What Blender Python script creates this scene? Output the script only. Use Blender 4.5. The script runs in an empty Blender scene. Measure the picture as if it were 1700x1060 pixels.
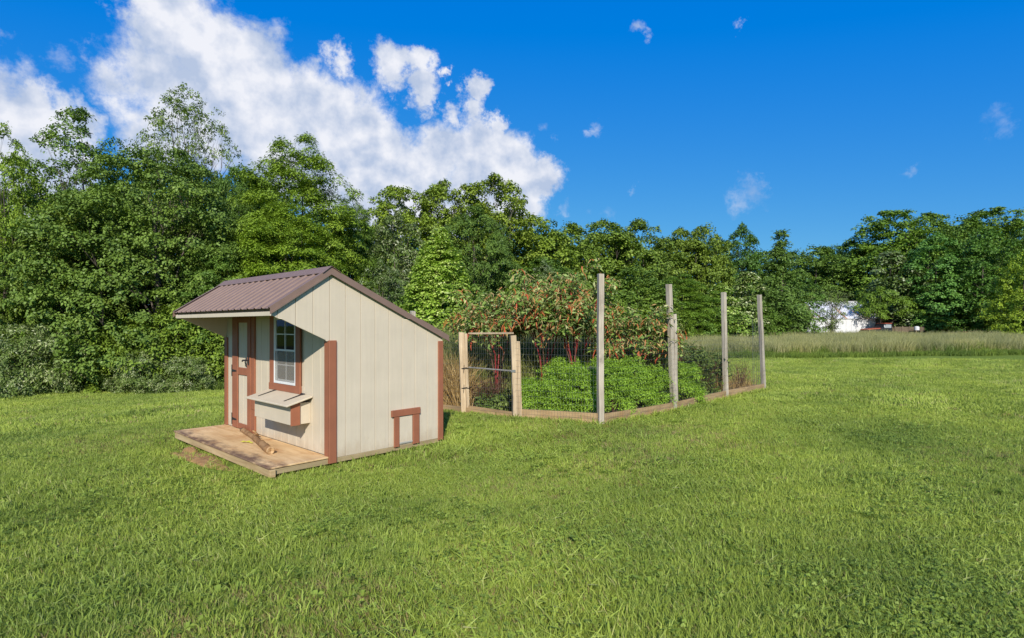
import bpy, bmesh, math, random
import numpy as np
from mathutils import Vector, Matrix

random.seed(7)
sc = bpy.context.scene
COL = sc.collection
R = math.radians

# ------------------------------------------------------------------ camera
F_PX, HOR = 931.1, 540.3          # focal length and horizon row of the 1700 x 1060 photograph
CAM_Z = 1.63
cd = bpy.data.cameras.new('camera'); cam = bpy.data.objects.new('camera', cd); COL.objects.link(cam)
cam.location = (0, 0, CAM_Z); cam.rotation_euler = (R(90), 0, 0)
cd.sensor_fit = 'HORIZONTAL'; cd.sensor_width = 36; cd.lens = 36 * F_PX / 1700
cd.shift_y = (HOR - 530) / 1700
cd.clip_start = 0.05; cd.clip_end = 3000
sc.camera = cam

# ------------------------------------------------------------------ light
SUN_EL, SUN_AZ = R(31), math.atan2(0.07, -1.09)     # azimuth measured from +Y towards +X (sun behind the camera)
SKY_STRENGTH = 0.075
EXPOSURE = 0.6
sdir = Vector((math.sin(SUN_AZ) * math.cos(SUN_EL), math.cos(SUN_AZ) * math.cos(SUN_EL), math.sin(SUN_EL)))
sl = bpy.data.lights.new('sun', 'SUN'); so = bpy.data.objects.new('sun', sl); COL.objects.link(so)
sl.energy = 3.75; sl.angle = R(0.53); sl.color = (1.0, 0.945, 0.85)
so.rotation_euler = (-sdir).to_track_quat('-Z', 'Y').to_euler()
so.location = sdir * 60
sc.view_settings.view_transform = 'Standard'; sc.view_settings.look = 'None'
sc.view_settings.exposure = EXPOSURE; sc.view_settings.gamma = 1.0
sc.view_settings.use_curve_mapping = False
sc.cycles.max_bounces = 8; sc.cycles.transparent_max_bounces = 12
sc.cycles.use_denoising = True

# ------------------------------------------------------------------ world: Nishita sky with cumulus clouds
def build_world():
    w = bpy.data.worlds.new('World'); sc.world = w; w.use_nodes = True
    nt = w.node_tree; nt.nodes.clear(); N = nt.nodes; L = nt.links
    out = N.new('ShaderNodeOutputWorld'); bg = N.new('ShaderNodeBackground'); bg.inputs[1].default_value = SKY_STRENGTH
    L.new(bg.outputs[0], out.inputs[0])
    sky = N.new('ShaderNodeTexSky'); sky.sky_type = 'NISHITA'; sky.sun_disc = False
    sky.sun_elevation = SUN_EL; sky.sun_rotation = SUN_AZ
    sky.altitude = 0; sky.air_density = 1.0; sky.dust_density = 0.25; sky.ozone_density = 2.2
    # deep polarised blue of the photograph: the sky's own colour with its contrast between channels raised
    U = 1 / (SKY_STRENGTH * 2 ** EXPOSURE)
    sp = N.new('ShaderNodeSeparateColor'); L.new(sky.outputs[0], sp.inputs[0]); cb = N.new('ShaderNodeCombineColor')
    for i, (gain, off_) in enumerate(((.36, -.052), (.48, .088), (.14, .675))):
        k = N.new('ShaderNodeMath'); k.operation = 'MULTIPLY_ADD'; L.new(sp.outputs[i], k.inputs[0]); k.inputs[1].default_value = gain; k.inputs[2].default_value = off_ * U
        mxm = N.new('ShaderNodeMath'); mxm.operation = 'MAXIMUM'; L.new(k.outputs[0], mxm.inputs[0]); mxm.inputs[1].default_value = .0; L.new(mxm.outputs[0], cb.inputs[i])
    mul = cb
    geo = N.new('ShaderNodeTexCoord')
    nrm = N.new('ShaderNodeVectorMath'); nrm.operation = 'NORMALIZE'; L.new(geo.outputs['Generated'], nrm.inputs[0])
    D = nrm.outputs[0]
    def math_(op, a, b=None, clamp=False):
        n = N.new('ShaderNodeMath'); n.operation = op; n.use_clamp = clamp
        for i, v in enumerate((a, b)):
            if v is None: continue
            if isinstance(v, (int, float)): n.inputs[i].default_value = v
            else: L.new(v, n.inputs[i])
        return n.outputs[0]
    # warp the direction a little so the cloud borders billow
    wn = N.new('ShaderNodeTexNoise'); wn.inputs['Scale'].default_value = 9; wn.inputs['Detail'].default_value = 6; wn.inputs['Roughness'].default_value = .68
    L.new(D, wn.inputs['Vector'])
    ws = N.new('ShaderNodeVectorMath'); ws.operation = 'SUBTRACT'; L.new(wn.outputs['Color'], ws.inputs[0]); ws.inputs[1].default_value = (.5, .5, .5)
    wsc = N.new('ShaderNodeVectorMath'); wsc.operation = 'SCALE'; L.new(ws.outputs[0], wsc.inputs[0]); wsc.inputs['Scale'].default_value = .125
    wa = N.new('ShaderNodeVectorMath'); wa.operation = 'ADD'; L.new(D, wa.inputs[0]); L.new(wsc.outputs[0], wa.inputs[1])
    WD = wa.outputs[0]
    # cloud bank: directions (azimuth/elevation tangents) and angular sizes of its billows
    big = [(270, 15, 60, 1), (310, 65, 80, 1), (365, 110, 85, 1), (250, 125, 75, .85), (430, 130, 75, 1), (490, 165, 65, 1), (545, 210, 75, 1), (445, 215, 95, .95),
           (320, 200, 95, .9), (610, 250, 75, 1), (670, 285, 65, 1), (560, 290, 85, .95), (715, 265, 62, 1), (785, 255, 58, 1), (850, 275, 52, 1),
           (895, 300, 40, 1), (840, 325, 60, 1), (745, 330, 65, 1), (620, 340, 80, .9), (815, 222, 26, 1), (885, 345, 40, .7),
           (655, 108, 36, .9), (695, 122, 28, .9), (705, 162, 26, .8), (790, 152, 20, .8), (745, 136, 13, .7), (560, 108, 26, .75), (785, 190, 24, .8), (745, 195, 22, .7),
           (0, 225, 105, 1), (75, 205, 60, 1), (120, 215, 50, .9), (40, 300, 95, 1), (-60, 160, 60, .8)]
    wisps = [(1058, 42, 15, .50), (1075, 58, 10, .5), (1238, 45, 9, .45), (905, 210, 12, .45), (935, 220, 11, .4), (988, 215, 13, .4), (1232, 332, 24, .42), (1250, 322, 12, .4),
             (1655, 210, 26, .35), (1635, 220, 18, .3), (980, 58, 9, .4), (1502, 300, 12, .35), (105, 112, 22, .42), (5, 70, 16, .45), (1000, 360, 20, .4), (950, 355, 12, .4), (1048, 315, 9, .35), (10, 140, 24, .35)]
    def field(items, vec, grow):
        acc = None
        for (px, py, r, s) in items:
            d = Vector(((px - 850) / F_PX, 1, (HOR - py) / F_PX)); k = d.length; d.normalize()
            dist = N.new('ShaderNodeVectorMath'); dist.operation = 'DISTANCE'; L.new(vec, dist.inputs[0]); dist.inputs[1].default_value = d
            mr = N.new('ShaderNodeMapRange'); mr.interpolation_type = 'SMOOTHSTEP'; L.new(dist.outputs['Value'], mr.inputs[0])
            rr = r / F_PX / k * grow
            mr.inputs[1].default_value = 0; mr.inputs[2].default_value = rr; mr.inputs[3].default_value = s; mr.inputs[4].default_value = 0
            acc = mr.outputs[0] if acc is None else math_('MAXIMUM', acc, mr.outputs[0])
        return acc
    fb = field(big, WD, 1.95); fw = field(wisps, WD, 2.3)
    f = fb
    # the same scattered cumulus carries on round the rest of the sky
    gn = N.new('ShaderNodeTexNoise'); gn.inputs['Scale'].default_value = 2.2; gn.inputs['Detail'].default_value = 3; L.new(WD, gn.inputs['Vector'])
    gm = N.new('ShaderNodeMapRange'); L.new(gn.outputs['Fac'], gm.inputs[0]); gm.inputs[1].default_value = .50; gm.inputs[2].default_value = .72; gm.inputs[3].default_value = 0; gm.inputs[4].default_value = .9
    sep = N.new('ShaderNodeSeparateXYZ'); L.new(D, sep.inputs[0])
    om = N.new('ShaderNodeMapRange'); L.new(sep.outputs['Y'], om.inputs[0]); om.inputs[1].default_value = .62; om.inputs[2].default_value = .35; om.inputs[3].default_value = 0; om.inputs[4].default_value = 1
    f = math_('MAXIMUM', f, math_('MULTIPLY', gm.outputs[0], om.outputs[0]))
    n1 = N.new('ShaderNodeTexNoise'); n1.inputs['Scale'].default_value = 16; n1.inputs['Detail'].default_value = 10; n1.inputs['Roughness'].default_value = .62; n1.inputs['Distortion'].default_value = .3
    L.new(D, n1.inputs['Vector'])
    def cover(fld, amp, lo, hi, top):
        dens = math_('ADD', fld, math_('MULTIPLY', math_('SUBTRACT', n1.outputs['Fac'], .5), amp))
        cov = N.new('ShaderNodeMapRange'); cov.interpolation_type = 'SMOOTHSTEP'; L.new(dens, cov.inputs[0]); cov.inputs[1].default_value = lo; cov.inputs[2].default_value = hi; cov.inputs[4].default_value = top
        gate = N.new('ShaderNodeMapRange'); L.new(fld, gate.inputs[0]); gate.inputs[1].default_value = 0.02; gate.inputs[2].default_value = .25
        return math_('MULTIPLY', cov.outputs[0], gate.outputs[0])
    c = math_('MAXIMUM', cover(f, .95, .27, .70, .97), cover(fw, .9, .20, .80, .9))
    # self-shading of the cloud: thicker billows facing the light are white, hollows blue-grey
    off = N.new('ShaderNodeVectorMath'); off.operation = 'ADD'; L.new(D, off.inputs[0]); off.inputs[1].default_value = (0.014, 0, 0.022)
    n2 = N.new('ShaderNodeTexNoise'); n2.inputs['Scale'].default_value = 11; n2.inputs['Detail'].default_value = 5; n2.inputs['Roughness'].default_value = .55
    L.new(D, n2.inputs['Vector'])
    n3 = N.new('ShaderNodeTexNoise'); n3.inputs['Scale'].default_value = 11; n3.inputs['Detail'].default_value = 5; n3.inputs['Roughness'].default_value = .55
    L.new(off.outputs[0], n3.inputs['Vector'])
    rel = math_('MULTIPLY', math_('SUBTRACT', n2.outputs['Fac'], n3.outputs['Fac']), 4.0)
    sh = math_('ADD', math_('ADD', rel, math_('MULTIPLY', n2.outputs['Fac'], 1.1)), -.02, clamp=True)
    cc = N.new('ShaderNodeMixRGB'); L.new(sh, cc.inputs[0])
    cc.inputs[1].default_value = (4.3, 5.1, 6.7, 1); cc.inputs[2].default_value = (7.9, 8.0, 8.5, 1)
    mix = N.new('ShaderNodeMixRGB'); L.new(c, mix.inputs[0]); L.new(mul.outputs[0], mix.inputs[1]); L.new(cc.outputs[0], mix.inputs[2])
    L.new(mix.outputs[0], bg.inputs[0])
    w.cycles.sampling_method = 'MANUAL'; w.cycles.sample_map_resolution = 512
build_world()

# ------------------------------------------------------------------ helpers: tagging
def tag(o, label=None, cat=None, group=None, kind=None):
    if label: o['label'] = label
    if cat: o['category'] = cat
    if group: o['group'] = group
    if kind: o['kind'] = kind
    return o
def link(name, me, mat=None, parent=None):
    o = bpy.data.objects.new(name, me); COL.objects.link(o)
    if mat is not None and me is not None and not me.materials: me.materials.append(mat)
    if parent is not None: o.parent = parent
    return o
def empty(name, loc=(0, 0, 0), rz=0, label=None, cat=None, group=None):
    o = bpy.data.objects.new(name, None); COL.objects.link(o); o.location = loc; o.rotation_euler = (0, 0, rz)
    o.empty_display_size = .2
    return tag(o, label, cat, group)
def copy_tree(o, parent=None):
    c = o.copy(); COL.objects.link(c); c.parent = parent
    for ch in list(o.children): copy_tree(ch, c)
    return c
def gx(px, depth): return (px - 850) / F_PX * depth
def gz(py, depth): return CAM_Z + (HOR - py) / F_PX * depth
def smooth(a, b, x):
    t = np.clip((x - a) / (b - a), 0, 1); return t * t * (3 - 2 * t)
def ground_z(x, y):
    x = np.asarray(x, float); y = np.asarray(y, float)
    s = -0.75 * x + 0.45 * y
    z = -0.8 * smooth(4.5, 19, s)
    r = np.hypot(x, y)
    z = z + .022 * np.sin(x * .9 + y * .35 + 1) * np.sin(y * .62 - .3 * x) * smooth(2, 6, r) * (1 - .6 * smooth(30, 60, r))
    # old wheel rut running from the coop's corner towards the garden
    d = -.533 * (x + 1.9) + .846 * (y - 6.12)
    z = z - .055 * np.exp(-(d / .13) ** 2) * smooth(-2.0, -1.2, x) * (1 - smooth(.6, 1.8, x))
    return z
def gzf(x, y): return float(ground_z(x, y))

# ------------------------------------------------------------------ helpers: shapes (each returns a bmesh-built mesh)
class MB:
    def __init__(s): s.v = []; s.f = []
    def box(s, a, b, jit=0):
        x0, y0, z0 = a; x1, y1, z1 = b; n = len(s.v)
        s.v += [(x0, y0, z0), (x1, y0, z0), (x1, y1, z0), (x0, y1, z0), (x0, y0, z1), (x1, y0, z1), (x1, y1, z1), (x0, y1, z1)]
        s.f += [tuple(n + i for i in q) for q in ((0, 3, 2, 1), (4, 5, 6, 7), (0, 1, 5, 4), (1, 2, 6, 5), (2, 3, 7, 6), (3, 0, 4, 7))]
        return s
    def prism(s, pts, off):            # pts: 3-D polygon, off: extrusion vector
        n = len(s.v); k = len(pts); o = Vector(off)
        s.v += [tuple(p) for p in pts] + [tuple(Vector(p) + o) for p in pts]
        s.f.append(tuple(n + i for i in range(k))[::-1]); s.f.append(tuple(n + k + i for i in range(k)))
        for i in range(k):
            j = (i + 1) % k; s.f.append((n + i, n + j, n + k + j, n + k + i))
        return s
    def tube(s, path, rad, sides=8, cap=True, jit=0, rng=random):
        path = [Vector(p) for p in path]; n0 = len(s.v)
        for i, p in enumerate(path):
            d = (path[min(i + 1, len(path) - 1)] - path[max(i - 1, 0)]).normalized()
            a = d.orthogonal().normalized() if abs(d.z) > .9 else d.cross(Vector((0, 0, 1))).normalized()
            b = d.cross(a); r = rad[i] if isinstance(rad, (list, tuple)) else rad
            for k in range(sides):
                t = 2 * math.pi * k / sides; rr = r * (1 + rng.uniform(-jit, jit))
                s.v.append(tuple(p + (a * math.cos(t) + b * math.sin(t)) * rr))
        for i in range(len(path) - 1):
            for k in range(sides):
                k2 = (k + 1) % sides
                s.f.append((n0 + i * sides + k, n0 + i * sides + k2, n0 + (i + 1) * sides + k2, n0 + (i + 1) * sides + k))
        if cap:
            s.f.append(tuple(n0 + k for k in range(sides))); s.f.append(tuple(n0 + (len(path) - 1) * sides + k for k in range(sides))[::-1])
        return s
    def mesh(s, name, bevel=0, smooth_=False):
        me = bpy.data.meshes.new(name); me.from_pydata(s.v, [], s.f)
        bm = bmesh.new(); bm.from_mesh(me)
        bmesh.ops.recalc_face_normals(bm, faces=bm.faces)
        if bevel:
            bmesh.ops.bevel(bm, geom=[e for e in bm.edges if len(e.link_faces) == 2 and e.calc_face_angle(0) > .6], offset=bevel, segments=1, affect='EDGES', clamp_overlap=True)
        bm.to_mesh(me); bm.free()
        if smooth_:
            for p in me.polygons: p.use_smooth = True
        return me
    def build(s, name, mat, parent=None, bevel=0, smooth_=False):
        return link(name, s.mesh(name, bevel, smooth_), mat, parent)
def box(name, a, b, mat, parent=None, bevel=.003):
    lo = tuple(min(p, q) for p, q in zip(a, b)); hi = tuple(max(p, q) for p, q in zip(a, b))
    return MB().box(lo, hi).build(name, mat, parent, bevel)

def np_mesh(name, verts, quads, rnd=None, smooth_=False, uv=None):
    """verts (n,3), quads (m,4) ; rnd (m,) stored as a face attribute 'rnd'"""
    me = bpy.data.meshes.new(name); n = len(verts); m = len(quads)
    me.vertices.add(n); me.vertices.foreach_set('co', np.ascontiguousarray(verts, np.float32).ravel())
    me.loops.add(m * 4); me.loops.foreach_set('vertex_index', np.ascontiguousarray(quads, np.int32).ravel())
    me.polygons.add(m); me.polygons.foreach_set('loop_start', np.arange(0, m * 4, 4, dtype=np.int32))
    try: me.polygons.foreach_set('loop_total', np.full(m, 4, np.int32))
    except Exception: pass
    if rnd is not None:
        a = me.attributes.new('rnd', 'FLOAT', 'FACE'); a.data.foreach_set('value', np.ascontiguousarray(rnd, np.float32))
    me.update(calc_edges=True)
    if smooth_: me.polygons.foreach_set('use_smooth', np.ones(m, bool))
    return me
def unit(a): return a / np.maximum(np.linalg.norm(a, axis=-1, keepdims=True), 1e-9)
def leaf_quads(P, Nn, T, ln, wd, fold=.25, base=0):
    """kite-shaped leaves at P, face normal Nn, pointing along T"""
    T = unit(T - (T * Nn).sum(1, keepdims=True) * Nn); B = np.cross(Nn, T)
    ln = np.asarray(ln).reshape(-1, 1); wd = np.asarray(wd).reshape(-1, 1)
    a = P; t = P + T * ln; m = P + T * ln * .45 + Nn * wd * fold
    l = m + B * wd * .5; r = m - B * wd * .5
    V = np.stack([a, l, t, r], 1).reshape(-1, 3); n = len(P)
    Q = np.arange(n * 4).reshape(-1, 4) + base
    return V, Q

# ------------------------------------------------------------------ helpers: materials
ALB = .86                          # painted and wooden surfaces, for this exposure
def new_mat(name):
    m = bpy.data.materials.new(name); m.use_nodes = True; nt = m.node_tree; nt.nodes.clear()
    o = nt.nodes.new('ShaderNodeOutputMaterial'); b = nt.nodes.new('ShaderNodeBsdfPrincipled'); nt.links.new(b.outputs[0], o.inputs[0])
    return m, nt, b, o
def ramp(nt, fac, stops, interp='LINEAR'):
    r = nt.nodes.new('ShaderNodeValToRGB'); e = r.color_ramp.elements; r.color_ramp.interpolation = interp
    while len(e) < len(stops): e.new(.5)
    for i, (p, c) in enumerate(stops): e[i].position = p; e[i].color = (*c, 1) if len(c) == 3 else c
    nt.links.new(fac, r.inputs[0]); return r.outputs[0]
def noise(nt, scale, detail=4, rough=.55, vec=None, stretch=None, distortion=0, coord='Object'):
    n = nt.nodes.new('ShaderNodeTexNoise'); n.inputs['Scale'].default_value = scale; n.inputs['Detail'].default_value = detail
    n.inputs['Roughness'].default_value = rough; n.inputs['Distortion'].default_value = distortion
    if vec is None:
        tc = nt.nodes.new('ShaderNodeTexCoord'); vec = tc.outputs[coord]
    if stretch:
        mp = nt.nodes.new('ShaderNodeMapping'); mp.inputs['Scale'].default_value = stretch; nt.links.new(vec, mp.inputs[0]); vec = mp.outputs[0]
    nt.links.new(vec, n.inputs['Vector']); return n.outputs['Fac']
def mixc(nt, fac, a, b, blend='MIX'):
    m = nt.nodes.new('ShaderNodeMixRGB'); m.blend_type = blend
    for i, v in enumerate((fac, a, b)):
        if isinstance(v, (int, float)): m.inputs[i].default_value = v
        elif isinstance(v, tuple): m.inputs[i].default_value = (*v, 1)
        else: nt.links.new(v, m.inputs[i])
    return m.outputs[0]
def bump(nt, b, h, strength=.3, dist=.01):
    n = nt.nodes.new('ShaderNodeBump'); n.inputs['Strength'].default_value = strength; n.inputs['Distance'].default_value = dist
    nt.links.new(h, n.inputs['Height']); nt.links.new(n.outputs[0], b.inputs['Normal'])
def paint(name, col, var=.12, rough=.6, grain=None, dirt=None):
    col = tuple(c * ALB for c in col)
    m, nt, b, o = new_mat(name)
    n1 = noise(nt, 3, 5); n2 = noise(nt, 30, 4, stretch=grain or (1, 1, .05))
    dk = tuple(c * (1 - var) for c in col); lt = tuple(min(1, c * (1 + var * .6)) for c in col)
    c = ramp(nt, n1, [(.3, dk), (.7, lt)])
    c = mixc(nt, ramp(nt, n2, [(.35, (0, 0, 0)), (.75, (.35,) * 3)]), c, tuple(x * .82 for x in col))
    if dirt:
        c = mixc(nt, ramp(nt, noise(nt, 5, 6, .7), [(.52, (0, 0, 0)), (.75, (.5,) * 3)]), c, dirt)
    nt.links.new(c, b.inputs['Base Color']); b.inputs['Roughness'].default_value = rough; b.inputs['Specular IOR Level'].default_value = .3
    bump(nt, b, n2, .25, .004)
    return m
def wood(name, light, dark, grain=(1, 1, .06), scale=22, rough=.8, stain=None, stain_at=(.5, .75)):
    light = tuple(c * ALB for c in light); dark = tuple(c * ALB for c in dark)
    if stain: stain = tuple(c * ALB for c in stain)
    m, nt, b, o = new_mat(name)
    n1 = noise(nt, scale, 6, .65, stretch=grain, distortion=.4)
    c = ramp(nt, n1, [(.28, dark), (.62, light), (.85, tuple(min(1, x * 1.12) for x in light))])
    c = mixc(nt, ramp(nt, noise(nt, 2.3, 5, .6), [(.35, (.35,) * 3), (.65, (0, 0, 0))]), c, tuple(x * .72 for x in dark))
    oi = nt.nodes.new('ShaderNodeObjectInfo')
    c = mixc(nt, .6, c, ramp(nt, oi.outputs['Random'], [(0, (.82, .82, .82)), (1, (1.1, 1.08, 1.05))]), 'MULTIPLY')
    if stain:
        c = mixc(nt, ramp(nt, noise(nt, 3.4, 6, .7), [(stain_at[0], (0, 0, 0)), (stain_at[1], (.85,) * 3)]), c, stain)
    nt.links.new(c, b.inputs['Base Color']); b.inputs['Roughness'].default_value = rough; b.inputs['Specular IOR Level'].default_value = .2
    bump(nt, b, n1, .4, .006)
    return m
def leafmat(name, stops, trans=.28, rough=.5, use_obj=True, spec=.25):
    """leaf colour: per-leaf variation x the plant's own colour"""
    m, nt, b, o = new_mat(name)
    at = nt.nodes.new('ShaderNodeAttribute'); at.attribute_name = 'rnd'
    c = ramp(nt, at.outputs['Fac'], stops)
    if use_obj:
        oi = nt.nodes.new('ShaderNodeObjectInfo'); c = mixc(nt, 1, c, oi.outputs['Color'], 'MULTIPLY')
    n = noise(nt, .8, 3)
    c = mixc(nt, 1, c, ramp(nt, n, [(.3, (.78, .80, .8)), (.7, (1.15, 1.12, 1.0))]), 'MULTIPLY')
    nt.links.new(c, b.inputs['Base Color']); b.inputs['Roughness'].default_value = rough; b.inputs['Specular IOR Level'].default_value = spec
    tr = nt.nodes.new('ShaderNodeBsdfTranslucent'); nt.links.new(mixc(nt, 1, c, (1.15, 1.2, .6), 'MULTIPLY'), tr.inputs[0])
    mx = nt.nodes.new('ShaderNodeMixShader'); mx.inputs[0].default_value = trans
    nt.links.new(b.outputs[0], mx.inputs[1]); nt.links.new(tr.outputs[0], mx.inputs[2]); nt.links.new(mx.outputs[0], o.inputs[0])
    return m
def metal(name, col, rough=.45, metallic=.0, var=.1):
    col = tuple(c * ALB for c in col)
    m, nt, b, o = new_mat(name)
    n = noise(nt, 9, 5)
    nt.links.new(ramp(nt, n, [(.3, tuple(c * (1 - var) for c in col)), (.7, tuple(c * (1 + var) for c in col))]), b.inputs['Base Color'])
    b.inputs['Roughness'].default_value = rough; b.inputs['Metallic'].default_value = metallic
    return m

M = {}
M['cream'] = paint('cream_paint', (.66, .565, .425), .07, .6)
def splash(m, z1, col, amt):
    nt = m.node_tree; b = next(n for n in nt.nodes if n.type == 'BSDF_PRINCIPLED'); src = b.inputs['Base Color'].links[0].from_socket
    tc = nt.nodes.new('ShaderNodeTexCoord'); sp = nt.nodes.new('ShaderNodeSeparateXYZ'); nt.links.new(tc.outputs['Object'], sp.inputs[0])
    n = noise(nt, 9, 6, .75, tc.outputs['Object'], (1, 1, .35))
    ad = nt.nodes.new('ShaderNodeMath'); ad.operation = 'MULTIPLY_ADD'; nt.links.new(n, ad.inputs[0]); ad.inputs[1].default_value = -.7; nt.links.new(sp.outputs['Z'], ad.inputs[2])
    mr = nt.nodes.new('ShaderNodeMapRange'); nt.links.new(ad.outputs[0], mr.inputs[0]); mr.inputs[1].default_value = z1; mr.inputs[2].default_value = z1 - .30; mr.inputs[4].default_value = amt
    nt.links.new(mixc(nt, mr.outputs[0], src, col), b.inputs['Base Color'])
splash(M['cream'], -.10, (.36, .26, .16), .6)
M['trim'] = paint('brown_trim_paint', (.34, .126, .066), .16, .6)
M['roof'] = metal('brown_roof_metal', (.235, .152, .114), .55, .05, .08)
M['under'] = wood('dark_sheathing', (.22, .17, .11), (.12, .09, .06))
M['white'] = paint('white_vinyl', (.78, .79, .78), .04, .4)
M['black'] = metal('black_iron', (.035, .035, .04), .5, .4)
M['deck'] = wood('deck_plywood', (.88, .62, .33), (.62, .38, .17), grain=(1, .10, 1), scale=12, stain=(.50, .24, .09), stain_at=(.52, .75))
def deck_stain():
    # dark water stains that follow the outer edge of the plywood
    m = M['deck']; nt = m.node_tree; b = next(n for n in nt.nodes if n.type == 'BSDF_PRINCIPLED'); src = b.inputs['Base Color'].links[0].from_socket
    tc = nt.nodes.new('ShaderNodeTexCoord'); sp = nt.nodes.new('ShaderNodeSeparateXYZ'); nt.links.new(tc.outputs['Object'], sp.inputs[0])
    n = noise(nt, 5, 6, .7, tc.outputs['Object'], (1, .45, 1))
    ad = nt.nodes.new('ShaderNodeMath'); ad.operation = 'MULTIPLY_ADD'; nt.links.new(sp.outputs['X'], ad.inputs[0]); ad.inputs[1].default_value = -1.15; nt.links.new(n, ad.inputs[2])
    f = ramp(nt, ad.outputs[0], [(0, (0, 0, 0)), (.98 / 1.0, (0, 0, 0)), (1, (0, 0, 0))]) if False else None
    mr = nt.nodes.new('ShaderNodeMapRange'); nt.links.new(ad.outputs[0], mr.inputs[0]); mr.inputs[1].default_value = 1.12; mr.inputs[2].default_value = 1.34; mr.inputs[4].default_value = .85
    c = mixc(nt, mr.outputs[0], src, (.10, .055, .045)); nt.links.new(c, b.inputs['Base Color'])
deck_stain()
M['lumber'] = wood('new_lumber', (.60, .45, .25), (.38, .25, .12), grain=(.06, .06, 1), scale=16)
M['skid'] = wood('treated_lumber', (.46, .36, .20), (.26, .19, .10), grain=(.06, 1, 1), scale=16)
M['post'] = wood('weathered_post', (.60, .535, .43), (.33, .28, .21), grain=(1, 1, .05), scale=30, stain=(.16, .13, .10), stain_at=(.56, .8))
M['board'] = wood('base_board_wood', (.54, .38, .20), (.27, .18, .09), grain=(.1, .1, 1), scale=20, stain=(.42, .23, .09), stain_at=(.52, .78))
M['greywood'] = wood('grey_wood', (.35, .34, .32), (.18, .17, .16))
M['bark'] = wood('bark', (.17, .14, .11), (.06, .05, .04), grain=(1, 1, .12), scale=9)
M['palebark'] = wood('pale_bark', (.46, .42, .36), (.22, .19, .15), grain=(1, 1, .2), scale=6)
M['wire'] = metal('galvanised_wire', (.20, .21, .20), .5, .6)

# glass and insect screen
m, nt, b, o = new_mat('window_glass')
b.inputs['Base Color'].default_value = (1, 1, 1, 1); b.inputs['Roughness'].default_value = .02
gl = nt.nodes.new('ShaderNodeBsdfGlossy'); gl.inputs['Roughness'].default_value = .02
tp = nt.nodes.new('ShaderNodeBsdfTransparent'); tp.inputs[0].default_value = (.82, .85, .84, 1)
fr = nt.nodes.new('ShaderNodeFresnel'); fr.inputs[0].default_value = 1.3
mx = nt.nodes.new('ShaderNodeMixShader'); nt.links.new(fr.outputs[0], mx.inputs[0]); nt.links.new(tp.outputs[0], mx.inputs[1]); nt.links.new(gl.outputs[0], mx.inputs[2])
nt.links.new(mx.outputs[0], o.inputs[0]); M['glass'] = m
m, nt, b, o = new_mat('insect_screen')
b.inputs['Base Color'].default_value = (.34, .31, .27, 1); b.inputs['Roughness'].default_value = .6
tp = nt.nodes.new('ShaderNodeBsdfTransparent'); mx = nt.nodes.new('ShaderNodeMixShader'); mx.inputs[0].default_value = .32
nt.links.new(tp.outputs[0], mx.inputs[1]); nt.links.new(b.outputs[0], mx.inputs[2]); nt.links.new(mx.outputs[0], o.inputs[0]); M['screen'] = m

# ground
m, nt, b, o = new_mat('lawn_soil')
tc = nt.nodes.new('ShaderNodeTexCoord'); V = tc.outputs['Object']
n1 = noise(nt, .35, 5, .6, V); n2 = noise(nt, 6, 8, .75, V); n3 = noise(nt, 60, 4, .7, V)
c = ramp(nt, n1, [(.3, (.14, .21, .026)), (.55, (.19, .275, .036)), (.75, (.23, .30, .05))])
c = mixc(nt, ramp(nt, n2, [(.40, (0, 0, 0)), (.75, (.55,) * 3)]), c, (.17, .14, .06))
c = mixc(nt, ramp(nt, n3, [(.35, (.6,) * 3), (.6, (0, 0, 0))]), c, (.08, .11, .018))
nt.links.new(c, b.inputs['Base Color']); b.inputs['Roughness'].default_value = .95; b.inputs['Specular IOR Level'].default_value = .05
bump(nt, b, n3, .6, .03); M['ground'] = m
m, nt, b, o = new_mat('clay_dirt')
n2 = noise(nt, 9, 8, .7)
nt.links.new(ramp(nt, n2, [(.3, (.20, .10, .035)), (.55, (.36, .20, .075)), (.75, (.48, .30, .13))]), b.inputs['Base Color']); b.inputs['Roughness'].default_value = .95
bump(nt, b, n2, .8, .03); M['clay'] = m
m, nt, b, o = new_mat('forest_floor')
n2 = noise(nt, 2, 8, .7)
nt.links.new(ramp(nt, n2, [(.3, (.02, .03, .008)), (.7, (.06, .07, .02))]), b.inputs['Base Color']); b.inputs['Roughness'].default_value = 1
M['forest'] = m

# ------------------------------------------------------------------ the ground: one sheet to the horizon
def build_ground():
    def axis(lo, hi, near, step):
        a = [0.0]; s = step
        while a[-1] < hi:
            a.append(a[-1] + s)
            if a[-1] > near: s *= 1.09
        bneg = [0.0]; s = step
        while bneg[-1] > lo:
            bneg.append(bneg[-1] - s)
            if bneg[-1] < -near: s *= 1.09
        return np.array(sorted(set(a + bneg)))
    xs = axis(-900, 900, 16, .4); ys = axis(-300, 1500, 24, .4)
    X, Y = np.meshgrid(xs, ys, indexing='ij'); Z = ground_z(X, Y)
    nx, ny = X.shape; I = np.arange(nx * ny).reshape(nx, ny)
    Q = np.stack([I[:-1, :-1], I[1:, :-1], I[1:, 1:], I[:-1, 1:]], -1).reshape(-1, 4)
    me = np_mesh('ground', np.stack([X, Y, Z], -1).reshape(-1, 3), Q, smooth_=True)
    tag(link('ground', me, M['ground']), kind='structure')
build_ground()

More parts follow.
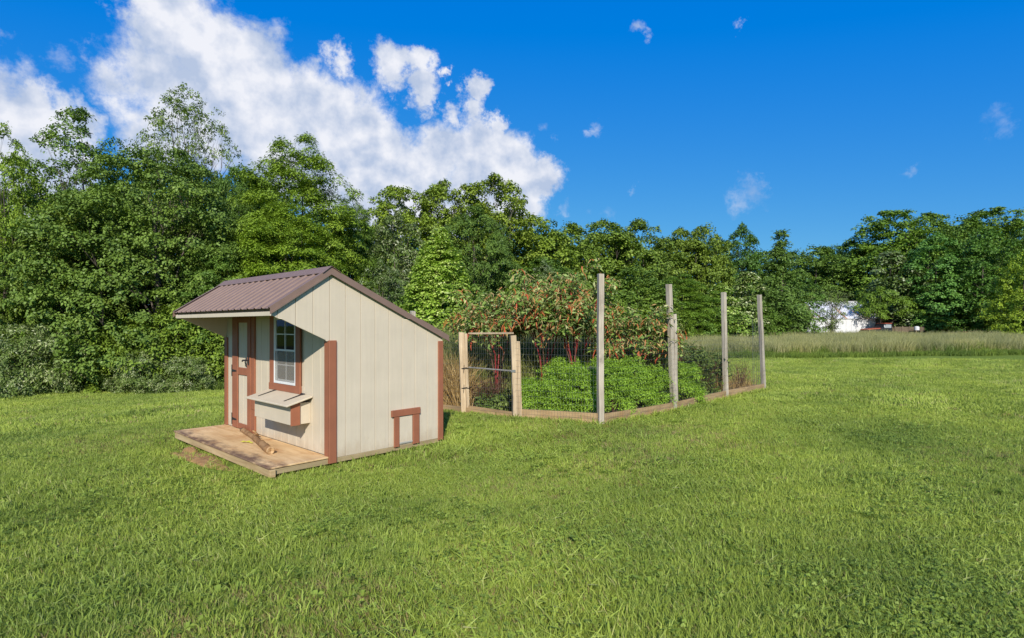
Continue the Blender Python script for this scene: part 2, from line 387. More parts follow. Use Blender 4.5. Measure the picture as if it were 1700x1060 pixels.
def patch(name, cx, cy, rx, ry, rot, h, mat, seed, n=26, rings=5):
    """an irregular low mound / bare patch lying on the ground"""
    rng = np.random.default_rng(seed); ph = rng.uniform(0, 6.28, 6)
    V = []; F = []
    def rad(t): return 1 + .16 * math.sin(2 * t + ph[0]) + .12 * math.sin(3 * t + ph[1]) + .08 * math.sin(5 * t + ph[2]) + .06 * math.sin(9 * t + ph[3])
    V.append((cx, cy, gzf(cx, cy) + h + .005))
    for k in range(1, rings + 1):
        q = k / rings
        for i in range(n):
            t = 6.2832 * i / n; r = rad(t) * q
            x = rx * r * math.cos(t); y = ry * r * math.sin(t)
            X = cx + x * math.cos(rot) - y * math.sin(rot); Y = cy + x * math.sin(rot) + y * math.cos(rot)
            V.append((X, Y, gzf(X, Y) + h * (1 - q * q) * (1 + rng.uniform(-.25, .25)) + (.006 if k < rings else -.012)))
    for i in range(n): F.append((0, 1 + i, 1 + (i + 1) % n))
    for k in range(rings - 1):
        a = 1 + k * n; bb = a + n
        for i in range(n): j = (i + 1) % n; F.append((a + i, bb + i, bb + j, a + j))
    me = bpy.data.meshes.new(name); me.from_pydata(V, [], F)
    for p in me.polygons: p.use_smooth = True
    return link(name, me, mat)

# ------------------------------------------------------------------ the chicken coop (local axes: x = back along the gable, y = along the front wall, z up)
COOP_W, COOP_P, COOP_D = 3.08, .71, 1.664
ZR, ZE, VE, ZB, VB = 2.28, 1.815, -.70, 1.462, 1.77      # ridge, front eave, back eave
def roof_z(v):
    return ZR + (ZR - ZE) / (0 - VE) * v if v < 0 else ZR - (ZR - ZB) / VB * v
def panel_low(v):                                         # lower edge of the wings that close the porch's ends
    return 1.452 + (1.744 - 1.452) * (-.046 - v) / (.68 - .046) if v < -.046 else .085
coop = empty('chicken_coop', (-2.099, 6.457, 0), .823, 'small cream saltbox chicken coop with brown trim, brown metal roof and plank porch', 'coop')
def build_coop():
    T = M['trim']; C = M['cream']
    # --- gable walls, each a backing with its own vertical siding boards
    for yy, dr in ((0, 1), (COOP_W, -1)):
        g = MB().prism([(.0, yy + .016 * dr, .1), (COOP_D - .01, yy + .016 * dr, .1), (COOP_D - .01, yy + .016 * dr, roof_z(COOP_D) - .05), (0, yy + .016 * dr, ZR - .06), (-.67, yy + .016 * dr, roof_z(-.67) - .06), (-.67, yy + .016 * dr, panel_low(-.67) + .012), (-.046, yy + .016 * dr, 1.462), (0, yy + .016 * dr, 1.462)], (0, .02 * dr, 0)).build('gable_wall', C, coop)
        for k in range(-4, 9):
            a = max(k * .2032, -.69) + .0025; b_ = min((k + 1) * .2032, COOP_D) - .0025
            if b_ - a < .02: continue
            lo = [(a, panel_low(a)), (b_, panel_low(b_))]
            if a < -.046 < b_: lo = [(a, panel_low(a)), (-.046, 1.452), (-.045, 1.44), (b_, 1.44)]
            pts = [(x, yy, z) for x, z in lo] + [(b_, yy, roof_z(b_) - .045), (a, yy, roof_z(a) - .045)]
            MB().prism(pts, (0, .014 * dr, 0)).build('siding_board', C, g, .0025)
    # --- front wall with the window opening left free
    wu0, wu1, wz0, wz1 = .796, 1.403, .866, 1.755
    fb = MB()
    for (a, b2, c, d) in ((.04, wu0, .1, 2.2), (wu1, COOP_W - .04, .1, 2.2), (wu0, wu1, .1, wz0), (wu0, wu1, wz1, 2.2)):
        fb.box((.015, a, c), (.035, b2, d))
    fw = fb.build('front_wall', C, coop)
    k = 0
    while k * .2032 < COOP_W - .02:
        a = k * .2032 + .0025; b_ = min((k + 1) * .2032, COOP_W) - .0025; k += 1
        a = max(a, .017); b_ = min(b_, COOP_W - .017)
        segs = [(.115, 2.2)]
        if b_ > wu0 and a < wu1: segs = [(.115, wz0), (wz1, 2.2)]
        for (z0, z1) in segs:
            MB().box((0, a, z0), (.014, b_, z1)).build('siding_board', C, fw, .0025)
    bw = MB().box((COOP_D - .03, .04, .1), (COOP_D - .004, COOP_W - .04, roof_z(COOP_D) - .06)).build('back_wall', C, coop)
    box('interior_floor', (.04, .04, .085), (COOP_D - .035, COOP_W - .04, .104), M['under'], coop)
    for z in (.75, 1.15, 1.34): box('roost_bar', (.55, .05, z), (.60, COOP_W - .05, z + .04), M['lumber'], coop)
    # --- corner boards
    def cb(a, b2): box('corner_board', a, b2, T, coop, .004)
    cb((-.021, -.021, .035), (-.001, .088, 1.447)); cb((-.021, -.0235, .032), (.078, -.001, 1.449))
    cb((-.021, COOP_W - .088, .115), (-.001, COOP_W + .021, 1.44)); cb((-.021, COOP_W + .001, .035), (.078, COOP_W + .0235, 1.44))
    cb((COOP_D - .065, -.021, .06), (COOP_D + .02, -.001, 1.408)); cb((COOP_D + .0, -.0005, .06), (COOP_D + .018, .07, 1.40))
    cb((COOP_D - .065, COOP_W + .001, .06), (COOP_D + .02, COOP_W + .021, 1.408))
    # --- roof
    rf = MB()
    dirf = Vector((VE, 0, ZE - ZR)); dirb = Vector((VB, 0, ZB - ZR))
    prof = []
    u = -.032
    Wl = COOP_W + .075
    while u < Wl:
        prof += [(u, 0), (u + .012, .016), (u + .036, .016), (u + .048, 0), (u + .105, 0), (u + .112, .004), (u + .124, .004), (u + .131, 0)]
        u += .185
    prof = [(min(a, Wl), h) for a, h in prof if a <= Wl + .01]
    for nm, dvec, nz in (('roof_sheet', dirf, Vector((-.555, 0, .83))), ('roof_sheet', dirb, Vector((.42, 0, .907)))):
        nz = nz.normalized(); mb = MB(); base = Vector((0, 0, ZR))
        for s in (.0, 1.0):
            for th in (0, -.004):
                for a, h in prof:
                    p = base + dvec * s + nz * (h + th); mb.v.append((p.x, a, p.z))
        n = len(prof)
        for i in range(n - 1):
            mb.f.append((i, i + 1, 2 * n + i + 1, 2 * n + i)); mb.f.append((n + i + 1, n + i, 3 * n + i, 3 * n + i + 1))
            mb.f.append((2 * n + i, 2 * n + i + 1, 3 * n + i + 1, 3 * n + i))
        sh = mb.build(nm, M['roof'], coop)
    # sheathing below the sheets
    for dvec, nx in ((dirf, -.04), (dirb, .0)):
        p0 = Vector((0, 0, ZR - .012)); p1 = p0 + dvec * .955
        MB().prism([(p0.x, .02, p0.z), (p1.x, .02, p1.z), (p1.x, .02, p1.z - .02), (p0.x, .02, p0.z - .02)], (0, COOP_W - .04, 0)).build('roof_sheathing', M['under'], coop)
    # ridge cap: a bent sheet carried on the ribs
    cap = []
    sF = dirf.normalized(); sB = dirb.normalized()
    up = .024
    pts = [sF * .13 + Vector((0, 0, ZR + up)), Vector((0, 0, ZR + up + .012)), sB * .13 + Vector((0, 0, ZR + up))]
    low = [p - Vector((0, 0, .004)) for p in pts]
    MB().prism([(p.x, -.05, p.z) for p in pts] + [(p.x, -.05, p.z) for p in low[::-1]], (0, COOP_W + .13, 0)).build('ridge_cap', M['roof'], coop)
    # rake trims along both gables
    for yy, dr in ((-.034, 1), (COOP_W + .075, -1)):
        for (v0, v1) in ((VE - .004, -.0), (.0, VB + .004)):
            a, b2 = (v0, roof_z(v0)), (v1, roof_z(v1))
            t = MB().prism([(a[0], yy, a[1] - .062), (b2[0], yy, b2[1] - .062), (b2[0], yy, b2[1] + .022), (a[0], yy, a[1] + .022)], (0, .004 * dr, 0))
            t.prism([(a[0], yy + .0045 * dr, a[1] + .018), (b2[0], yy + .0045 * dr, b2[1] + .018), (b2[0], yy + .0045 * dr, b2[1] + .022), (a[0], yy + .0045 * dr, a[1] + .022)], (0, .06 * dr, 0))
            t.prism([(a[0], yy - .010 * dr, a[1] - .062), (b2[0], yy - .010 * dr, b2[1] - .062), (b2[0], yy - .010 * dr, b2[1] - .040), (a[0], yy - .010 * dr, a[1] - .040)], (0, .0095 * dr, 0))
            t.build('rake_trim', M['roof'], coop)
    # fascia below the front eave, purlins behind it
    box('fascia', (-.686, -.004, 1.735), (-.664, COOP_W + .004, 1.782), C, coop)
    box('gap_shade_strip', (-.662, .016, 1.75), (-.64, COOP_W - .016, 1.81), M['under'], coop)  # dark strip added behind the fascia, its colour standing in for the gap's shade
    box('back_fascia', (COOP_D + .002, .0, 1.40), (COOP_D + .022, COOP_W, 1.455), C, coop)
    for v in (-.5, -.25):
        box('purlin', (v, .03, roof_z(v) - .075), (v + .04, COOP_W - .03, roof_z(v) - .038), M['under'], coop)
    # --- porch deck
    dk = box('deck_board', (-COOP_P, -.008, .092), (-.001, COOP_W + .012, .112), M['deck'], coop, .004)
    box('front_rim_joist', (-.70, .0, .006), (-.662, COOP_W, .089), M['lumber'], coop, .004)
    box('end_skid', (-.660, .001, .026), (COOP_D - .03, .042, .084), M['skid'], coop, .004)
    box('end_skid', (-.660, COOP_W - .042, -.03), (COOP_D - .03, COOP_W - .001, .084), M['skid'], coop, .004)
    box('corner_block', (-.7005, -.0285, .008), (-.64, -.002, .088), M['lumber'], coop, .003)
    for u in (1.0, 2.05): box('floor_joist', (-.66, u, .01), (COOP_D - .03, u + .04, .084), M['skid'], coop)
    for (v, u) in ((.92, .06), (.2, 1.5), (1.2, 2.8), (-.5, 2.4)):
        box('support_block', (v, u, -.16), (v + .2, u + .2, .0), M['skid'], coop)
    # --- door
    d = MB().box((-.010, 2.04, .125), (-.002, 2.76, 1.76)).build('door', C, coop)
    for (a, b2) in ((2.235, 2.40), (2.402, 2.562)): MB().box((-.016, a, .2), (-.0105, b2, 1.7)).build('door_board', C, d, .002)
    box('stile', (-.034, 2.567, .125), (-.0165, 2.765, 1.76), T, d, .004); box('stile', (-.034, 2.118, .125), (-.0165, 2.228, 1.76), T, d, .004)
    for (z0, z1) in ((.127, .205), (.905, 1.012), (1.66, 1.758)): box('door_rail', (-.032, 2.23, z0), (-.0168, 2.565, z1), T, d, .004)
    box('door_casing', (-.026, 2.005, .44), (-.001, 2.108, 1.80), T, coop, .004); box('door_casing', (-.030, 1.99, .115), (-.001, 2.108, .437), T, coop, .004)
    for z in (.245, .955):
        h = MB().box((-.041, 2.752, z - .085), (-.0345, 2.772, z + .085)).prism([(-.041, 2.75, z - .018), (-.041, 2.75, z + .018), (-.041, 2.60, z + .008), (-.041, 2.60, z - .008)], (.0062, 0, 0)).build('hinge', M['black'], d)
    hd = MB().box((-.040, 2.155, 1.06), (-.0345, 2.185, 1.18)).tube([(-.045, 2.17, 1.125), (-.085, 2.172, 1.13), (-.095, 2.21, 1.13), (-.09, 2.25, 1.115)], [.011, .011, .012, .011], 8).build('handle', M['black'], d)
    MB().tube([(-.03, 2.26, 1.16), (-.045, 2.262, 1.10), (-.03, 2.262, 1.03)], .008, 6).build('latch', M['black'], d)
    # --- window
    w = MB()
    f0, f1, g0, g1 = wu0, wu1, wz0, wz1
    w.box((-.022, f0, g0), (.03, f0 + .028, g1)).box((-.022, f1 - .028, g0), (.03, f1, g1)).box((-.022, f0 + .028, g0), (.03, f1 - .028, g0 + .032)).box((-.022, f0 + .028, g1 - .03), (.03, f1 - .028, g1))
    win = w.build('window', M['white'], coop, .003)
    mid = 1.31
    for nm, x0, za, zb in (('lower_sash', .000, g0 + .033, mid + .012), ('upper_sash', -.014, mid - .020, g1 - .031)):
        s = MB(); a, b2 = f0 + .029, f1 - .029
        s.box((x0, a, za), (x0 + .013, a + .022, zb)).box((x0, b2 - .022, za), (x0 + .013, b2, zb)).box((x0, a + .022, za), (x0 + .013, b2 - .022, za + .024)).box((x0, a + .022, zb - .03), (x0 + .013, b2 - .022, zb))
        sash = s.build(nm, M['white'], win, .002)
        um = (a + b2) / 2; zm = (za + zb) / 2
        MB().box((x0 + .001, um - .007, za + .024), (x0 + .0125, um + .007, zb - .03)).build('muntin', M['white'], sash)
        for (p, q) in ((a + .022, um - .007), (um + .007, b2 - .022)): MB().box((x0 + .002, p, zm - .006), (x0 + .0115, q, zm + .006)).build('muntin', M['white'], sash)
        for (p, q) in ((a + .022, um - .007), (um + .007, b2 - .022)):
            for (r0, r1) in ((za + .024, zm - .006), (zm + .006, zb - .03)): MB().box((x0 + .005, p, r0), (x0 + .008, q, r1)).build('pane', M['glass'], sash)
    MB().box((-.0185, f0 + .03, g0 + .034), (-.0178, f1 - .03, mid - .022)).build('insect_screen', M['screen'], win)
    for a, b2 in (((-.026, .674, .80), (-.001, .793, 1.87)), ((-.026, 1.406, .80), (-.001, 1.522, 1.87)), ((-.026, .795, 1.758), (-.001, 1.404, 1.868))):
        box('window_casing', a, b2, T, win, .004)
    box('window_sill', (-.031, .664, .775), (-.0015, 1.535, .863), T, win, .004)
    # --- nest box
    nb = MB().box((-.245, .455, .445), (-.231, 1.46, .69)).box((-.231, .455, .445), (-.001, .469, .70)).box((-.231, 1.446, .445), (-.001, 1.46, .70)).box((-.231, .469, .445), (-.001, 1.446, .458)).build('nest_box', C, coop, .003)
    box('nest_box_corner', (-.248, .4525, .440), (-.140, .4545, .69), T, nb, 0); 
    MB().prism([(-.2495, .437, .438), (-.135, .437, .438), (-.135, .437, .715), (-.2495, .437, .688)], (0, .0155, 0)).build('corner_trim', T, nb, .003)
    lid = MB().prism([(-.325, .385, .672), (-.003, .385, .757), (-.003, .385, .779), (-.325, .385, .694)], (0, 1.16, 0)).build('lid', C, nb, .004)
    for u in (.62, 1.34):
        def lz(v): return .779 + (.694 - .779) / -.322 * (v + .003) + .003 if False else .779 + .264 * (v + .003) + .0025
        hgp = MB().prism([(-.012, u - .045, lz(-.012)), (-.012, u + .045, lz(-.012)), (-.05, u + .02, lz(-.05)), (-.25, u + .007, lz(-.25)), (-.25, u - .007, lz(-.25)), (-.05, u - .02, lz(-.05))], (0, 0, .005)).tube([(-.014, u - .05, lz(-.014) + .006), (-.014, u + .05, lz(-.014) + .006)], .007, 6)
        hgp.build('strap_hinge', M['black'], lid)
    # --- pop door on the gable
    pd = MB().box((.962, -.012, .10), (1.168, -.001, .458)).build('pop_door', C, coop, .003)
    box('lintel', (.838, -.030, .462), (1.288, -.001, .546), T, pd, .004)
    box('jamb', (.880, -.024, .075), (.958, -.001, .460), T, pd, .004); box('jamb', (1.172, -.024, .075), (1.276, -.001, .460), T, pd, .004)
    box('sill_strip', (.964, -.018, .108), (1.166, -.0125, .128), metal('galvanised_strip', (.55, .52, .45), .5, .2), pd, .001)
build_coop()

def coop_pt(v, u, z): 
    c, s = math.cos(.823), math.sin(.823)
    return (-2.099 + v * c - u * s, 6.457 + v * s + u * c, z)
# --- the log lying on the deck
def build_log():
    rng = random.Random(3)
    a = Vector((-.07, 2.32, .112)); b_ = Vector((-.40, .62, .112))
    path = []; rad = []
    for i in range(15):
        t = i / 14; p = a.lerp(b_, t); r = .030 + .014 * t + rng.uniform(-.004, .004)
        path.append(coop_pt(p.x + .012 * math.sin(t * 5), p.y, p.z + r * .93)); rad.append(r)
    lg = empty('log', coop_pt(-.25, 1.5, .112), 0, 'knotty brown log lying along the porch deck in front of the coop door', 'log')
    def loc(o):
        o.parent = lg; o.matrix_parent_inverse = Matrix.Translation(-Vector(lg.location)); return o
    m = wood('log_bark', (.44, .25, .11), (.20, .10, .045), grain=(1, 1, 1), scale=26, stain=(.55, .36, .18), stain_at=(.5, .7))
    loc(MB().tube(path, rad, 12, True, .12, rng).build('bark', m, None, 0, True))
    e = Vector(path[-1]); d = (e - Vector(path[-2])).normalized()
    mb = MB(); n0 = 0
    a1 = d.orthogonal().normalized(); b1 = d.cross(a1)
    ring = [tuple(e + d * (.006 + rng.uniform(0, .022)) + (a1 * math.cos(k * .5236) + b1 * math.sin(k * .5236)) * rad[-1] * rng.uniform(.75, .98)) for k in range(12)]
    mb.v = [tuple(e - d * .004)] + ring; mb.f = [(0, 1 + k, 1 + (k + 1) % 12) for k in range(12)]
    base = [tuple(e + (a1 * math.cos(k * .5236) + b1 * math.sin(k * .5236)) * rad[-1]) for k in range(12)]
    mb.v += base; mb.f += [(1 + k, 13 + k, 13 + (k + 1) % 12, 1 + (k + 1) % 12) for k in range(12)]
    loc(mb.build('broken_end', wood('split_wood', (.72, .50, .27), (.42, .24, .10))))
    mid = Vector(path[6])
    for k, (dx, dz) in enumerate(((.10, .05), (-.07, .06))):
        loc(MB().tube([tuple(mid + Vector((0, k * .12, 0))), tuple(mid + Vector((dx * .4, k * .12 - .03, dz))), tuple(mid + Vector((dx * .7, k * .12 - .05, dz * 1.3)))], [.018, .013, .008], 7).build('twig_stub', m, None, 0, True))
build_log()
def build_fallen_leaf():
    P = np.array([coop_pt(-.30, 1.42, .118), coop_pt(-.33, 1.50, .118), coop_pt(-.31, 1.36, .118)])
    V, Q = leaf_quads(P, unit(np.array([[0, -.3, 1.], [.3, -.2, 1], [-.2, -.3, 1]])), np.array([[-1., .2, 0], [-.7, -.5, 0], [-.9, .6, 0]]), [.10, .08, .07], [.05, .04, .035])
    m, nt, b, o = new_mat('yellow_green_leaf'); nt.links.new(ramp(nt, noise(nt, 20), [(.3, (.45, .42, .04)), (.7, (.62, .55, .08))]), b.inputs['Base Color'])
    tag(link('fallen_leaf_sprig', np_mesh('fallen_leaf_sprig', V, Q), m), 'yellow green leaf sprig on the porch deck beside the log', 'leaf sprig')
build_fallen_leaf()
q = coop_pt(-.86, 1.55, 0); tag(patch('dirt_mound', q[0], q[1], 1.0, .15, .823 + math.pi / 2, .025, M['clay'], 5), 'bare orange clay dirt under the front edge of the porch', 'dirt')
q = coop_pt(-.78, 2.15, 0); tag(patch('dirt_heap', q[0], q[1], .22, .09, .823 + math.pi / 2, .06, M['clay'], 8), 'small heap of orange clay beside the porch edge', 'dirt')
tag(patch('worn_spot', 2.84, 5.91, .13, .06, .2, .02, M['clay'], 9), 'small bare brown spot in the open lawn', 'dirt')
tag(patch('dirt_strip', 9.15, 10.2, .75, .10, .35, .03, M['clay'], 11), 'thin strip of bare dirt at the lawn edge far right', 'dirt')

#--PART3--
M['gatepost'] = wood('gate_post_wood', (.70, .55, .36), (.38, .27, .16), grain=(1, 1, .05), scale=30, stain=(.22, .17, .12), stain_at=(.55, .8))
# ------------------------------------------------------------------ garden fence with its gate
POSTS = [(1.41, 8.94), (3.05, 10.55), (4.69, 12.30), (6.21, 13.82)]
G1, G2 = (-.88, 10.27), (.07, 9.50)
LC = (-1.99, 11.25)                                    # corner post that peeks over the coop roof
fence = empty('garden_fence', (1.41, 8.94, 0), 0, 'weathered wooden post and wire garden fence with low base boards', 'fence')
def under(root, o):
    o.parent = root; o.matrix_parent_inverse = Matrix.Translation(-Vector(root.location)); return o
def post_mesh(x, y, h, w, lean=(0, 0), rz=.8, seed=0, dep=None):
    rng = random.Random(seed); mb = MB(); n = 7; rings = []
    z0 = gzf(x, y) - .15; dep = dep or w
    for i in range(n):
        t = i / (n - 1); z = z0 + (h + .15) * t
        cx = x + lean[0] * t + rng.uniform(-.004, .004); cy = y + lean[1] * t + rng.uniform(-.004, .004)
        for sx, sy in ((-1, -1), (1, -1), (1, 1), (-1, 1)):
            px, py = sx * w / 2 * rng.uniform(.96, 1.03), sy * dep / 2 * rng.uniform(.96, 1.03)
            mb.v.append((cx + px * math.cos(rz) - py * math.sin(rz), cy + px * math.sin(rz) + py * math.cos(rz), z + (rng.uniform(-.008, .008) if i == n - 1 else 0)))
    for i in range(n - 1):
        for k in range(4):
            a = i * 4 + k; b_ = i * 4 + (k + 1) % 4; mb.f.append((a, b_, b_ + 4, a + 4))
    mb.f.append((3, 2, 1, 0)); e = (n - 1) * 4; mb.f.append((e, e + 1, e + 2, e + 3))
    return mb
hts = [2.44, 2.42, 2.36, 2.40]; leans = [(0, 0), (-.10, 0), (-.05, 0), (-.11, .02)]
for i, (x, y) in enumerate(POSTS):
    under(fence, post_mesh(x, y, hts[i], .088 if i < 2 else .085, leans[i], .25 if i == 0 else .6, i).build('post', M['post'], None, .003))
under(fence, post_mesh(LC[0], LC[1], 1.92 - gzf(*LC), .09, (0, 0), .6, 9).build('post', M['post'], None, .003))
# doubled gate posts: a square post with a narrower board nailed against it
for j, (x, y) in enumerate((G1, G2)):
    h = 1.50 if j == 0 else 1.44
    under(fence, post_mesh(x, y, h, .095, (-.05, 0), .2, 20 + j).build('gate_post', M['gatepost'], None, .003))
    under(fence, post_mesh(x + .079, y - .012, h - (.02 if j == 0 else .10), .055, (-.05, 0), .2, 30 + j, .08).build('gate_post_board', M['gatepost'], None, .003))
under(fence, post_mesh(3.10, 10.62, 1.86, .075, (-.03, 0), .6, 41).build('short_post', M['post'], None, .003))
# base boards along the garden
def base_board(a, b_, z0=.0, h=.15, th=.04, nm='base_board', seed=0):
    rng = random.Random(seed); a = Vector((*a, 0)); b_ = Vector((*b_, 0)); d = (b_ - a).normalized(); n = Vector((d.y, -d.x, 0))
    mb = MB(); k = 6
    for i in range(k + 1):
        p = a.lerp(b_, i / k); zz = gzf(p.x, p.y) + z0; wv = rng.uniform(-.006, .006)
        for (o, z) in ((n * th, zz - .05), (n * th, zz + h + rng.uniform(-.01, .01)), (Vector(), zz + h), (Vector(), zz - .05)):
            mb.v.append(tuple(p + o + n * wv + Vector((0, 0, z))))
    for i in range(k):
        for j in range(4):
            a1 = i * 4 + j; b1 = i * 4 + (j + 1) % 4; mb.f.append((a1, b1, b1 + 4, a1 + 4))
    mb.f.append((0, 1, 2, 3)); e = k * 4; mb.f.append((e + 3, e + 2, e + 1, e))
    return under(fence, mb.build(nm, M['board'], None, .003))
def lerp2(a, b_, t): return (a[0] + (b_[0] - a[0]) * t, a[1] + (b_[1] - a[1]) * t)
for i in range(3): base_board(lerp2(POSTS[i], POSTS[i + 1], .03), lerp2(POSTS[i], POSTS[i + 1], .97), .0, .19, .035, seed=i)
base_board(lerp2(G2, POSTS[0], .08), lerp2(G2, POSTS[0], .97), 0, .20, .035, seed=7)
base_board(lerp2(G1, G2, .06), lerp2(G1, G2, .94), 0, .13, .035, seed=8)
base_board(LC, lerp2(G1, LC, .04), 0, .14, .035, seed=9)
BR = (POSTS[3][0] - 4.6, POSTS[3][1] + 4.4)              # far corner of the garden
base_board(POSTS[3], BR, 0, .15, .035, seed=10)
# wire mesh, span by span
def wire_mesh(a, b_, h, step=.05, hs=.10, r=.0008, z0=.02, bend=0):
    a = Vector((*a, 0)); b_ = Vector((*b_, 0)); ln = (b_ - a).length; d = (b_ - a) / ln; nn = Vector((d.y, -d.x, 0))
    V = []; F = []
    def seg(p, q, side, side2):
        n = len(V)
        for e in (p, q):
            V.append(tuple(e + side * r)); V.append(tuple(e - side * r * .6 + side2 * r)); V.append(tuple(e - side * r * .6 - side2 * r))
        F.extend([(n, n + 1, n + 4, n + 3), (n + 1, n + 2, n + 5, n + 4), (n + 2, n, n + 3, n + 5)])
    up = Vector((0, 0, 1)); k = int(ln / step); rng = random.Random(int(ln * 1000))
    for i in range(k + 1):
        p = a + d * (i * step) + nn * (.042 + bend * math.sin(3.1416 * i / max(k, 1))); z = gzf(p.x, p.y) + z0; j = rng.uniform(-.004, .004)
        seg(p + up * z, p + up * (z + h) + d * j, d, nn)
    m = int(h / hs)
    for i in range(m + 1):
        for q in range(6):
            p = a + d * (ln * q / 6) + nn * (.045 + bend * math.sin(3.1416 * q / 6)); p2 = a + d * (ln * (q + 1) / 6) + nn * (.045 + bend * math.sin(3.1416 * (q + 1) / 6))
            seg(p + up * (gzf(p.x, p.y) + z0 + i * hs), p2 + up * (gzf(p2.x, p2.y) + z0 + i * hs), up, nn)
    me = bpy.data.meshes.new('wire_mesh'); me.from_pydata(V, [], F)
    return link('wire_mesh', me, M['wire'])
for (a, b_, h) in ((POSTS[0], POSTS[1], 1.4), (POSTS[1], POSTS[2], 1.4), (POSTS[2], POSTS[3], 1.35), (G2, POSTS[0], 1.4), (POSTS[3], BR, 1.3), (LC, G1, 1.3)):
    tag(under(fence, wire_mesh(a, b_, h)), kind='stuff')
# roll of spare wire against the far post
ro = MB()
for k in range(14):
    t = k / 14 * 6.283; ro.tube([(6.02 + .10 * math.cos(t), 13.75 + .10 * math.sin(t), .1), (6.0 + .11 * math.cos(t), 13.75 + .11 * math.sin(t), 1.75 + .1 * math.sin(t * 3))], .002, 3, False)
tag(under(fence, ro.build('loose_wire', M['wire'])), kind='stuff')
# the gate
gate = empty('garden_gate', (*G1, 0), 0, 'flimsy wooden framed wire gate between the two short doubled posts', 'gate')
a, b_ = Vector((G1[0] + .10, G1[1] - .06, 0)), Vector((G2[0] - .04, G2[1] + .02, 0))
dn = (b_ - a).normalized(); nn = Vector((dn.y, -dn.x, 0))
def rail(z0, z1, h, nm, t0=0, t1=1, th=.022):
    p, q = a.lerp(b_, t0), a.lerp(b_, t1); mb = MB()
    mb.prism([tuple(p + Vector((0, 0, z0))), tuple(q + Vector((0, 0, z1))), tuple(q + Vector((0, 0, z1 + h))), tuple(p + Vector((0, 0, z0 + h)))], tuple(nn * th))
    return under(gate, mb.build(nm, M['greywood'] if 'middle' in nm else M['board'] if 'bottom' in nm else M['gatepost'], None, .002))
rail(1.455, 1.47, .032, 'top_rail'); rail(.845, .835, .022, 'middle_rail'); rail(.11, .10, .05, 'bottom_rail')
tag(under(gate, wire_mesh((a.x, a.y), (b_.x, b_.y), 1.32, .05, .1, .0008, .12)), kind='stuff')
for z in (.47, .83): under(gate, MB().tube([(G1[0] - .04, G1[1] - .05, z), (G1[0] + .05, G1[1] - .085, z + .02), (G1[0] + .09, G1[1] - .05, z)], .007, 6).tube([(G1[0] + .0, G1[1] - .07, z - .07), (G1[0] + .01, G1[1] - .072, z + .07)], .005, 5).build('wire_tie', M['black']))
under(gate, MB().box((G2[0] - .085, G2[1] - .06, .825), (G2[0] - .01, G2[1] - .045, .87)).build('latch', M['wire'], None, .003))
# garden soil, clay spilling along the boards
def strip(name, pts, w, seed, mat, h=.02):
    rng = random.Random(seed); V = []; F = []; n = 40
    for i in range(n + 1):
        t = i / n * (len(pts) - 1); k = min(int(t), len(pts) - 2); p = Vector((*lerp2(pts[k], pts[k + 1], t - k), 0))
        d = Vector((pts[k + 1][0] - pts[k][0], pts[k + 1][1] - pts[k][1], 0)).normalized(); q = Vector((d.y, -d.x, 0))
        ww = w * rng.uniform(.35, 1.25)
        for s, hh in ((-.02, h + .02), (.35, h), (1, -.01)):
            e = p + q * (.04 + ww * s); V.append((e.x, e.y, gzf(e.x, e.y) + hh))
    for i in range(n):
        for k in range(2): F.append((i * 3 + k, i * 3 + k + 1, i * 3 + 4 + k, i * 3 + 3 + k))
    me = bpy.data.meshes.new(name); me.from_pydata(V, [], F)
    for p in me.polygons: p.use_smooth = True
    return link(name, me, mat)
tag(strip('clay_strip', [G1, G2, POSTS[0], POSTS[1], POSTS[2], POSTS[3]], .20, 2, M['clay']), kind='structure')
gp = [G1, G2, POSTS[0], POSTS[3], BR, (LC[0] + .2, LC[1] + 5.2), LC]
mb = MB(); mb.v = [(x, y, gzf(x, y) + .035) for x, y in gp] + [(1.8, 13, gzf(1.8, 13) + .05)]; mb.f = [(7, i, (i + 1) % 7) for i in range(7)]
m, nt, b, o = new_mat('garden_soil'); n2 = noise(nt, 7, 8, .7)
nt.links.new(ramp(nt, n2, [(.3, (.06, .045, .02)), (.6, (.15, .10, .05)), (.8, (.08, .10, .03))]), b.inputs['Base Color']); b.inputs['Roughness'].default_value = 1
tag(mb.build('garden_bed', m), kind='structure')
# grey plank among the garden plants
pl = empty('weathered_plank', (1.45, 10.3, 0), .1, 'grey weathered plank on two stakes among the garden greenery', 'plank')
box('plank', (-.22, -.08, .80), (.22, .08, .86), M['greywood'], pl); 
for s in (-.17, .17): box('stake', (s - .02, -.02, -.05), (s + .02, .02, .799), M['greywood'], pl)

